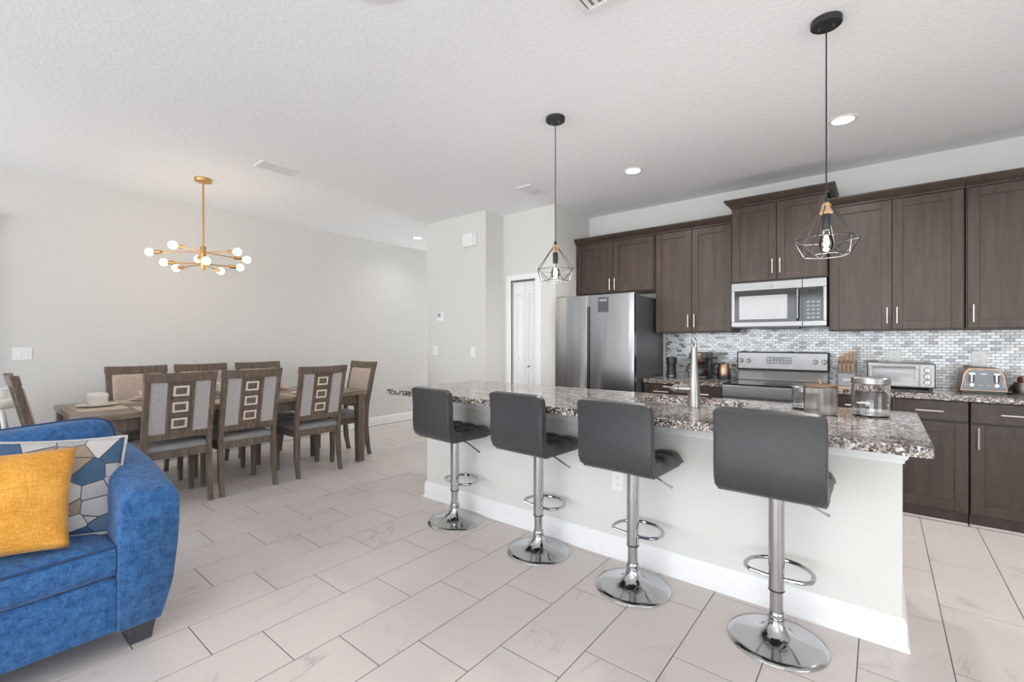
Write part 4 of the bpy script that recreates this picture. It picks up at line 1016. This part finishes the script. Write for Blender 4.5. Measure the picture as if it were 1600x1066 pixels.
# ================================================================== DINING
TX0, TX1, TY0, TY1, TZ = -5.38, -4.345, .575, 2.885, .765
t = thing('dining_table', 'long weathered oak dining table with straight legs', 'table', ((TX0 + TX1) / 2, (TY0 + TY1) / 2, 0))
npl = 5
for i in range(npl):
    xa = TX0 + .004 + (TX1 - TX0 - .008) * i / npl; xb = TX0 + .004 + (TX1 - TX0 - .008) * (i + 1) / npl
    build('top_plank', MB().box(xa + .0006, xb - .0006, TY0 + .055, TY1 - .055, TZ - .042, TZ), 'table_wood', t, bevel=.0015, seg=1)
for ya, yb in ((TY0, TY0 + .054), (TY1 - .054, TY1)): build('breadboard_end', MB().box(TX0, TX1, ya, yb, TZ - .044, TZ), 'table_wood', t, bevel=.002)
ap = .045
for a in ((TX0 + ap, TX0 + ap + .025, TY0 + ap, TY1 - ap), (TX1 - ap - .025, TX1 - ap, TY0 + ap, TY1 - ap), (TX0 + ap, TX1 - ap, TY0 + ap, TY0 + ap + .025), (TX0 + ap, TX1 - ap, TY1 - ap - .025, TY1 - ap)):
    build('apron', MB().box(*a, TZ - .135, TZ - .043), 'chair_wood', t, bevel=.002)
for lx in (TX0 + .055, TX1 - .055):
    for ly in (TY0 + .055, TY1 - .055):
        w0, w1 = .046, .036
        build('leg', MB().hexa([(lx - w1, ly - w1, 0), (lx + w1, ly - w1, 0), (lx + w1, ly + w1, 0), (lx - w1, ly + w1, 0)], [(lx - w0, ly - w0, TZ - .043), (lx + w0, ly - w0, TZ - .043), (lx + w0, ly + w0, TZ - .043), (lx - w0, ly + w0, TZ - .043)]), 'chair_wood', t, bevel=.003)

def yb(z):   # rear post centre line; back leans away (-y) above the seat, foot kicks back
    P_ = [(0, -.045), (.15, -.012), (.32, .0), (.47, .0), (.60, -.015), (1.055, -.115)]
    for (z0, a), (z1, b) in zip(P_, P_[1:]):
        if z <= z1: return a + (b - a) * (z - z0) / (z1 - z0)
    return P_[-1][1]
def make_chair():
    t = thing('dining_chair', '', 'chair', (0, 0, 0))
    W = .235
    for sx in (-1, 1):
        secs = []
        for z in (0, .08, .16, .24, .32, .40, .47, .54, .60, .75, .9, 1.0):
            d = .024 if z < .3 else .021; xo = sx * (W - .020); wd = .019
            if z < .1: d = .019; wd = .017
            secs.append([(xo - wd, yb(z) - d, z), (xo + wd, yb(z) - d, z), (xo + wd, yb(z) + d, z), (xo - wd, yb(z) + d, z)])
        build('leg', MB().loft(secs), 'chair_wood', t, bevel=.003)
        fx = sx * (W - .025)
        build('leg', MB().hexa([(fx - .017, .395, 0), (fx + .017, .395, 0), (fx + .017, .43, 0), (fx - .017, .43, 0)], [(fx - .023, .385, .41), (fx + .023, .385, .41), (fx + .023, .433, .41), (fx - .023, .433, .41)]), 'chair_wood', t, bevel=.003)
    fr = MB().box(-W + .002, W - .002, -.012, .012, .385, .445).box(-W, W, .41, .432, .385, .445)
    for sx in (-1, 1): fr.box(sx * (W - .013) - .011, sx * (W - .013) + .011, -.01, .43, .385, .445)
    build('seat_frame', fr, 'chair_wood', t, bevel=.003)
    cu = MB(); nx = 13; secs = []
    build('seat', MB().loft([[(p[0] * k, .213 + p[1] * k, z) for p in rrect(.224, .222, .04, 5)] for k, z in ((.97, .44), (1.0, .452), (1.0, .472), (.97, .485), (.88, .494), (.4, .498))], True, True), 'seat_vinyl', t, ang=60)
    def shear(mb): return mb.xf(lambda a, b, c: (a, b + yb(c), c))
    def sbox(x0, x1, y0, y1, z0, z1): return shear(MB().box(x0, x1, y0, y1, z0, z1))
    tr = MB(); secs = []
    for i in range(9):
        u = i / 8; xx = (-W - .004) + (2 * W + .008) * u; bow = -.012 * (1 - (2 * u - 1) ** 2)
        secs.append([(xx, yb(z) + dy + bow, z + .006 * (2 * u - 1) ** 2) for dy, z in ((-.024, .985), (.024, .985), (.024, 1.055), (-.024, 1.055))])
    build('top_rail', tr.loft(secs), 'chair_wood', t, bevel=.004)
    build('bottom_rail', sbox(-W + .036, W - .036, -.018, .018, .535, .585), 'chair_wood', t, bevel=.003)
    build('front_pad', shear(MB().loft([[(p[0], d, .785 + p[1]) for p in rrect(.193 - g, .197 - g, .02, 4)] for g, d in ((0, .004), (0, .018), (.008, .028), (.03, .033))], True, True)), 'linen_lamplit', t, ang=50)
    for sx in (-1, 1):
        build('back_panel', sbox(min(sx * .088, sx * .197), max(sx * .088, sx * .197), -.012, .003, .585, .986), 'linen', t)
        build('splat_stile', sbox(min(sx * .072, sx * .090), max(sx * .072, sx * .090), -.020, .003, .585, .986), 'chair_wood', t, bevel=.002)
    sp = build('splat', sbox(-.073, .073, -.011, .003, .585, .986), 'chair_wood', t)
    for k in range(4):
        z0 = .585 + k * .1275; 
        build('splat_rail', sbox(-.072, .072, -.019, -.010, z0, z0 + .019), 'chair_wood', t, bevel=.0015)
    for k in range(3):
        zc = .585 + .019 + .054 + k * .1275; hw, hh, b = .052, .040, .0145
        mb = MB().box(-hw, hw, -.0135, -.010, zc - hh, zc - hh + b).box(-hw, hw, -.0135, -.010, zc + hh - b, zc + hh).box(-hw, -hw + b, -.0135, -.010, zc - hh + b, zc + hh - b).box(hw - b, hw, -.0135, -.010, zc - hh + b, zc + hh - b)
        i_ = build('inlay_frame', shear(mb), 'inlay', t); i_['label'] = 'cream rectangular inlay frame'
    return t
chair0 = make_chair()
chairs = [(-4.315, 1.155, 90, 'dining chair with inlaid back standing nearest the blue sofa'),
          (-4.315, 1.670, 90, 'middle of the three dining chairs with inlaid backs toward the viewer'),
          (-4.315, 2.310, 90, 'dining chair with inlaid back toward the viewer, nearest the island'),
          (-5.51, 1.175, -90, 'dining chair against the wall side, leftmost of three behind the table'),
          (-5.51, 1.715, -90, 'dining chair on the wall side, middle of three behind the table'),
          (-5.51, 2.285, -90, 'dining chair on the wall side, rightmost of three behind the table'),
          (-4.80, 3.03, 180, 'dining chair with front pad tinted by warm lamplight at the far head of the table'),
          (-4.84, .415, 0, 'dining chair seen edge-on at the near head of the table, far left')]
for i, (x, y, rz, lb) in enumerate(chairs):
    o = chair0 if i == 0 else copy_tree(chair0)
    o.location = (x, y, 0); o.rotation_euler = (0, 0, math.radians(rz)); o['label'] = lb; o['group'] = 'dining chairs around the oak table'

# place settings
def placemat(x, y, alongx, label):
    a, b = (.21, .15) if alongx else (.15, .21)
    o = build('placemat', MB().box(x - a, x + a, y - b, y + b, TZ, TZ + .003), 'mat_cloth', None, base=(x, y, TZ)); tag(o, label, 'placemat', 'tan placemats')
def plate(x, y, r, z, mat, label):
    o = build('plate', MB().lathe((x, y, z), [(r * .55, 0), (r * .6, .002), (r * .98, .014), (r, .017), (r * .97, .018), (r * .6, .006), (.001, .005)], 40), mat, None, base=(x, y, z)); tag(o, label, 'plate', 'dinner plates on the oak table')
def bowl(x, y, r, h, z, mat, label, foot=True):
    o = build('bowl', MB().lathe((x, y, z), [(r * .45, 0), (r * .48, .004), (r * .75, h * .35), (r * .95, h * .75), (r, h), (r * .96, h), (r * .88, h * .7), (r * .6, h * .25), (.001, h * .15)], 36), mat, None, base=(x, y, z)); tag(o, label, 'bowl', 'bowls on the oak table')
MZ = TZ + .003
xt = (TX0 + TX1) / 2
placemat(xt, TY0 + .20, True, 'tan placemat at the near head of the table')
plate(-4.98, .785, .135, MZ, 'cream', 'cream plate at the near head of the table')
t = thing('butter_dish', 'cream rounded lidded dish on the plate at the near table head', 'dish', (-5.0, .79, MZ + .007))
build('dish_body', MB().loft([[(-5.0 + p[0] * k, .79 + p[1] * k, MZ + .006 + z) for p in rrect(.085, .06, .045, 6)] for k, z in ((.86, 0), (.97, .008), (1, .03), (1, .065))], True, True), 'cream', t, ang=60)
build('dish_lid', MB().loft([[(-5.0 + p[0] * k, .79 + p[1] * k, MZ + .006 + z) for p in rrect(.087, .062, .045, 6)] for k, z in ((1, .065), (1.01, .07), (1, .085), (.93, .097), (.7, .102))], True, True), 'cream', t, ang=60)
for k, (y, m1, lb) in enumerate(((1.16, 'pink', 'opposite the chair nearest the sofa'), (1.72, 'cream', 'in the middle on the wall side'), (2.28, 'pink', 'on the wall side nearest the hallway'))):
    placemat(TX0 + .20, y, False, 'tan placemat on the wall side of the table ' + ('near the sofa', 'in the middle', 'near the hallway')[k])
    plate(TX0 + .21, y, .135, MZ, m1, m1 + ' dinner plate on the table ' + lb)
    plate(TX0 + .21, y, .105, MZ + .015, m1, m1 + ' side plate stacked on the table ' + lb)
    bowl(TX0 + .21, y, .075, .065, MZ + .024, m1, m1 + ' bowl stacked on plates ' + lb)
o = build('small_bowl', MB().lathe((0, 0, 0), [(.02, 0), (.045, .02), (.055, .055), (.052, .055), (.04, .02), (.001, .006)], 32).xf(lambda a, b, c: (TX0 + .235 + a, 1.165 + b * .5 - c * .7, MZ + .085 + b * .75 + c * .45)), 'coral', None, base=(TX0 + .235, 1.165, MZ + .085)); tag(o, 'coral cup tipped inside the pink bowl near the sofa', 'cup')
for k, y in enumerate((1.16, 1.69, 2.31)):
    placemat(TX1 - .20, y, False, 'tan placemat on the viewer side of the table ' + ('near the sofa', 'in the middle', 'near the island')[k])
    plate(TX1 - .21, y, .135, MZ, ('cream', 'cream', 'pink')[k], ('cream', 'cream', 'pink')[k] + ' plate on the viewer side of the table behind ' + ('the chair nearest the sofa', 'the middle chair', 'the chair nearest the island')[k])
placemat(xt, TY1 - .20, True, 'tan placemat at the far head of the table')
plate(xt, TY1 - .21, .135, MZ, 'pink', 'pink plate at the far head of the table')
bowl(xt, TY1 - .21, .07, .06, MZ + .006, 'pink', 'pink bowl at the far head of the table')
x, y = -4.88, 1.55
t = thing('footed_serving_bowl', 'cream serving bowl on a wooden footed stand at the table centre', 'bowl', (x, y, TZ))
st = build('stand', MB().lathe((x, y, TZ), [(.085, .045), (.09, .05), (.09, .062), (.085, .066), (.001, .066)], 32), 'knife_wood', t)
for k in range(3): a = 2 * PI * k / 3 + .4; build('foot', MB().cyl((x + .06 * math.cos(a), y + .06 * math.sin(a), TZ), (x + .055 * math.cos(a), y + .055 * math.sin(a), TZ + .05), .013, .016, 14), 'knife_wood', st)
build('bowl_body', MB().lathe((x, y, TZ), [(.05, .067), (.08, .09), (.092, .13), (.093, .14), (.088, .14), (.075, .095), (.001, .075)], 36), 'cream', t)
build('bowl_handle', MB().tube([(x - .03, y, TZ + .14), (x - .02, y, TZ + .165), (x + .02, y, TZ + .165), (x + .03, y, TZ + .14)], .006, 8), 'cream', t)

# white and grey tray-topped furniture cut off by the left edge
x, y = -5.45, .15
t = thing('tray_stand', 'white rounded tray-topped stand cut off by the left edge', 'stand', (x, y, 0))
build('tray', MB().loft([[(x + p[0] * k, y + p[1] * k, z) for p in rrect(.22, .21, .10, 8)] for k, z in ((.93, .775), (1, .79), (1, .835), (.96, .845))], True, True), 'cream', t, ang=60)
build('tray_cup', MB().lathe((x - .05, y + .12, .845), [(.05, 0), (.06, .02), (.062, .07), (.055, .075), (.001, .075)], 28), 'white_plastic', t)
build('seat_shell', MB().loft([[(x + p[0] * k, y + p[1] * k, z) for p in rrect(.17, .17, .07, 8)] for k, z in ((.7, .42), (.95, .46), (1, .62), (.9, .74))], True, True), 'grey_plastic', t, ang=60)
for sx in (-1, 1):
    for sy in (-1, 1): build('leg', MB().tube([(x + sx * .21, y + sy * .19, 0), (x + sx * .14, y + sy * .13, .78)], .016, 10), 'white_plastic', t)

# ================================================================== SOFA
SX1 = -2.43   # front plane
t = thing('blue_sofa', 'blue chenille sofa with flared arm at the lower left', 'sofa', (-2.9, -.5, 0))
SYE = -1.95
def rbox(x0, x1, y0, y1, z0, z1, r=.03, n=4):
    secs = []
    for k in range(n + 1):
        a = PI / 2 * k / n; secs.append((r * (1 - math.sin(a)), z0 + r * (1 - math.cos(a))))
    for k in range(n + 1):
        a = PI / 2 * k / n; secs.append((r * (1 - math.cos(a)), z1 - r * (1 - math.sin(a))))
    cx_, cy_ = (x0 + x1) / 2, (y0 + y1) / 2
    return MB().loft([[(cx_ + p[0], cy_ + p[1], z) for p in rrect((x1 - x0) / 2 - i_, (y1 - y0) / 2 - i_, r, 5)] for i_, z in secs])
build('seat_rail', rbox(-3.30, SX1 - .005, SYE + .2, .455, .105, .33, .02), 'blue', t, ang=60)
def arm(y_in, y_out, sgn):
    secs = []
    def sec(x, top, k, flare):
        # inner foot, inner top, outer top, outer foot with rounded top
        yi, yo = y_in, y_out
        base = [(yi, .10), (yi, .30), (yi, .46), (yi + sgn * .005, top - .10)]
        r = .055
        for i in range(5):
            a = PI / 2 * i / 4; base.append((yi + sgn * (.012 + r * (1 - math.cos(a))), top - r * (1 - math.sin(a)) * .9))
        for i in range(5):
            a = PI / 2 * i / 4; base.append((yo + sgn * flare - sgn * r * (1 - math.sin(a)), top - .008 - r * (1 - math.cos(a)) * .9))
        base += [(yo + sgn * flare, top - .16), (yo + sgn * flare * .8, .40), (yo + sgn * flare * .3, .25), (yo - sgn * .02, .14), (yo - sgn * .035, .10)]
        my = (yi + yo) / 2; mz = .40
        return [(x, my + (a - my) * k, mz + (b - mz) * k) for a, b in base]
    xs = [(-3.36, .745, .92), (-3.35, .755, .97), (-3.32, .76, 1), (-3.1, .755, 1), (-2.9, .745, 1), (-2.75, .73, 1), (-2.6, .70, 1), (-2.50, .685, 1), (-2.455, .675, 1), (-2.432, .67, .985), (-2.42, .665, .95)]
    return MB().loft([sec(x, tp, k, .035) for x, tp, k in xs])
build('arm', arm(.445, .625, 1), 'blue', t, ang=70)
build('arm', arm(SYE + .2, SYE, -1), 'blue', t, ang=70)
build('back_frame', rbox(-3.38, -3.15, SYE + .15, .50, .10, .78, .05), 'blue', t, ang=60)
def cushion(y0, y1):
    V = []; nx, ny = 15, 21
    x0, x1 = -3.12, -2.445
    def pt(u, v, top):
        x = x0 + (x1 - x0) * u; y = y0 + (y1 - y0) * v
        ex = min(1, (1 - u) / .10); ey = min(1, min(v, 1 - v) / .06); e = math.sqrt(max(0, 1 - (1 - ex) ** 2)) * math.sqrt(max(0, 1 - (1 - ey) ** 2))
        crown_ = .045 * math.sin(PI * min(1, u * 1.0)) * math.sin(PI * v)
        bul = .018 * math.sin(PI * v)
        z = (.468 - .012 * (1 - e) + crown_) if top else .335
        return (x + bul * u, y, z)
    secs = []
    for j in range(ny):
        v = j / (ny - 1)
        ring = [pt(i / (nx - 1), v, True) for i in range(nx)]
        bx_ = pt(1, v, False); ring += [(ring[-1][0] + .010, bx_[1], .44), (ring[-1][0] + .014, bx_[1], .40), (bx_[0] + .006, bx_[1], .355), (bx_[0] - .01, bx_[1], .335), (x0, bx_[1], .335)]
        secs.append(ring)
    return MB().loft(secs), [(pt(1, j / (ny - 1), True)[0] + .004, pt(1, j / (ny - 1), True)[1], pt(1, j / (ny - 1), True)[2] + .001) for j in range(ny)]
for y0, y1 in ((-.35, .442), (-1.15, -.36), (-1.75, -1.16)):
    mb, pip = cushion(y0, y1)
    c = build('seat_cushion', mb, 'blue', t, ang=60)
    build('piping', MB().tube(pip, .0055, 6), 'blue_piping', c)
def pillow(w_, h_, th, n=22, pinch=.06, rnd=0.0):
    """upright pillow, local x across, z up, thickness along y"""
    def sheet(sg):
        V = []
        for j in range(n + 1):
            for i in range(n + 1):
                u = -1 + 2 * i / n; v = -1 + 2 * j / n
                px = u * (1 - pinch * (1 - v * v) * abs(u) ** 3); pz = v * (1 - pinch * (1 - u * u) * abs(v) ** 3)
                if rnd: q_ = 1 - rnd * (abs(u * v)) ** 6; px *= q_; pz *= q_
                t_ = max(0, (1 - u * u)) ** .55 * max(0, (1 - v * v)) ** .55
                wr = .006 * math.sin(7 * u + 3 * v) * math.sin(5 * v - 2 * u) * t_
                V.append((px * w_ / 2, sg * (th / 2 * t_) + wr, pz * h_ / 2))
        return V
    A = sheet(-1); B = sheet(1); m = n + 1; Fc = []
    for j in range(n):
        for i in range(n): Fc.append([j * m + i, j * m + i + 1, (j + 1) * m + i + 1, (j + 1) * m + i])
    off = len(A)
    F2 = [[i + off for i in f[::-1]] for f in Fc]
    edge = [i for i in range(m)] + [j * m + n for j in range(1, m)] + [n * m + i for i in range(n - 1, -1, -1)] + [j * m for j in range(n - 1, 0, -1)]
    mb = MB().add(A + B, Fc + F2)
    return mb, [A[k] for k in edge]
def merge(o):
    bm = bmesh.new(); bm.from_mesh(o.data); bmesh.ops.remove_doubles(bm, verts=bm.verts, dist=1e-5); bmesh.ops.recalc_face_normals(bm, faces=bm.faces); bm.to_mesh(o.data); bm.free()
    o.data.shade_smooth()
# back cushions
def place(loc, rz, tilt, roll=0):
    return Matrix.Translation(loc) @ Matrix.Rotation(rz, 4, 'Z') @ Matrix.Rotation(tilt, 4, 'X') @ Matrix.Rotation(roll, 4, 'Y')
for yc in (.165, -.63, -1.38):
    mb, ed = pillow(.80, .50, .26, pinch=.0, rnd=.09)
    Mx = place((-3.045, yc, .652), math.radians(90), math.radians(-14), math.radians(-3.5))
    tf = lambda a, b, c: tuple(Mx @ Vector((a, b, c)))
    o = build('back_cushion', mb.xf(tf), 'blue', t, ang=70); merge(o)
    build('piping', MB().tube([tf(*p) for p in ed], .006, 6, True), 'blue_piping', o)
for (lx, ly) in ((-2.53, .535), (-3.26, .52), (-2.53, SYE + .12), (-3.26, SYE + .12)):
    a, b = .055, .038
    build('leg', MB().hexa([(lx - b, ly - b, 0), (lx + b, ly - b, 0), (lx + b, ly + b, 0), (lx - b, ly + b, 0)], [(lx - a, ly - a, .112), (lx + a, ly - a, .112), (lx + a, ly + a, .112), (lx - a, ly + a, .112)]), 'sofa_leg', t, bevel=.004)

def throw_pillow(name, label, mat, pmat, loc, rz, tilt, roll, w_, h_, th):
    t = thing(name, label, 'pillow', (0, 0, 0))
    mb, ed = pillow(w_, h_, th)
    o = build('cover', mb, mat, t, ang=70); merge(o)
    if pmat: build('piping', MB().tube(ed, .007, 6, True), pmat, t)
    t.matrix_world = place(loc, math.radians(rz), math.radians(tilt), math.radians(roll))
    return t
throw_pillow('patterned_throw_pillow', 'grey and blue geometric print pillow with grey piping on the sofa', 'pattern', 'piping', (-2.735, .285, .672), 84, -24, 5, .47, .43, .15)
throw_pillow('mustard_throw_pillow', 'plain mustard yellow pillow in front of the patterned pillow', 'yellow', None, (-2.595, .105, .682), 80, -24, 2, .46, .40, .15)
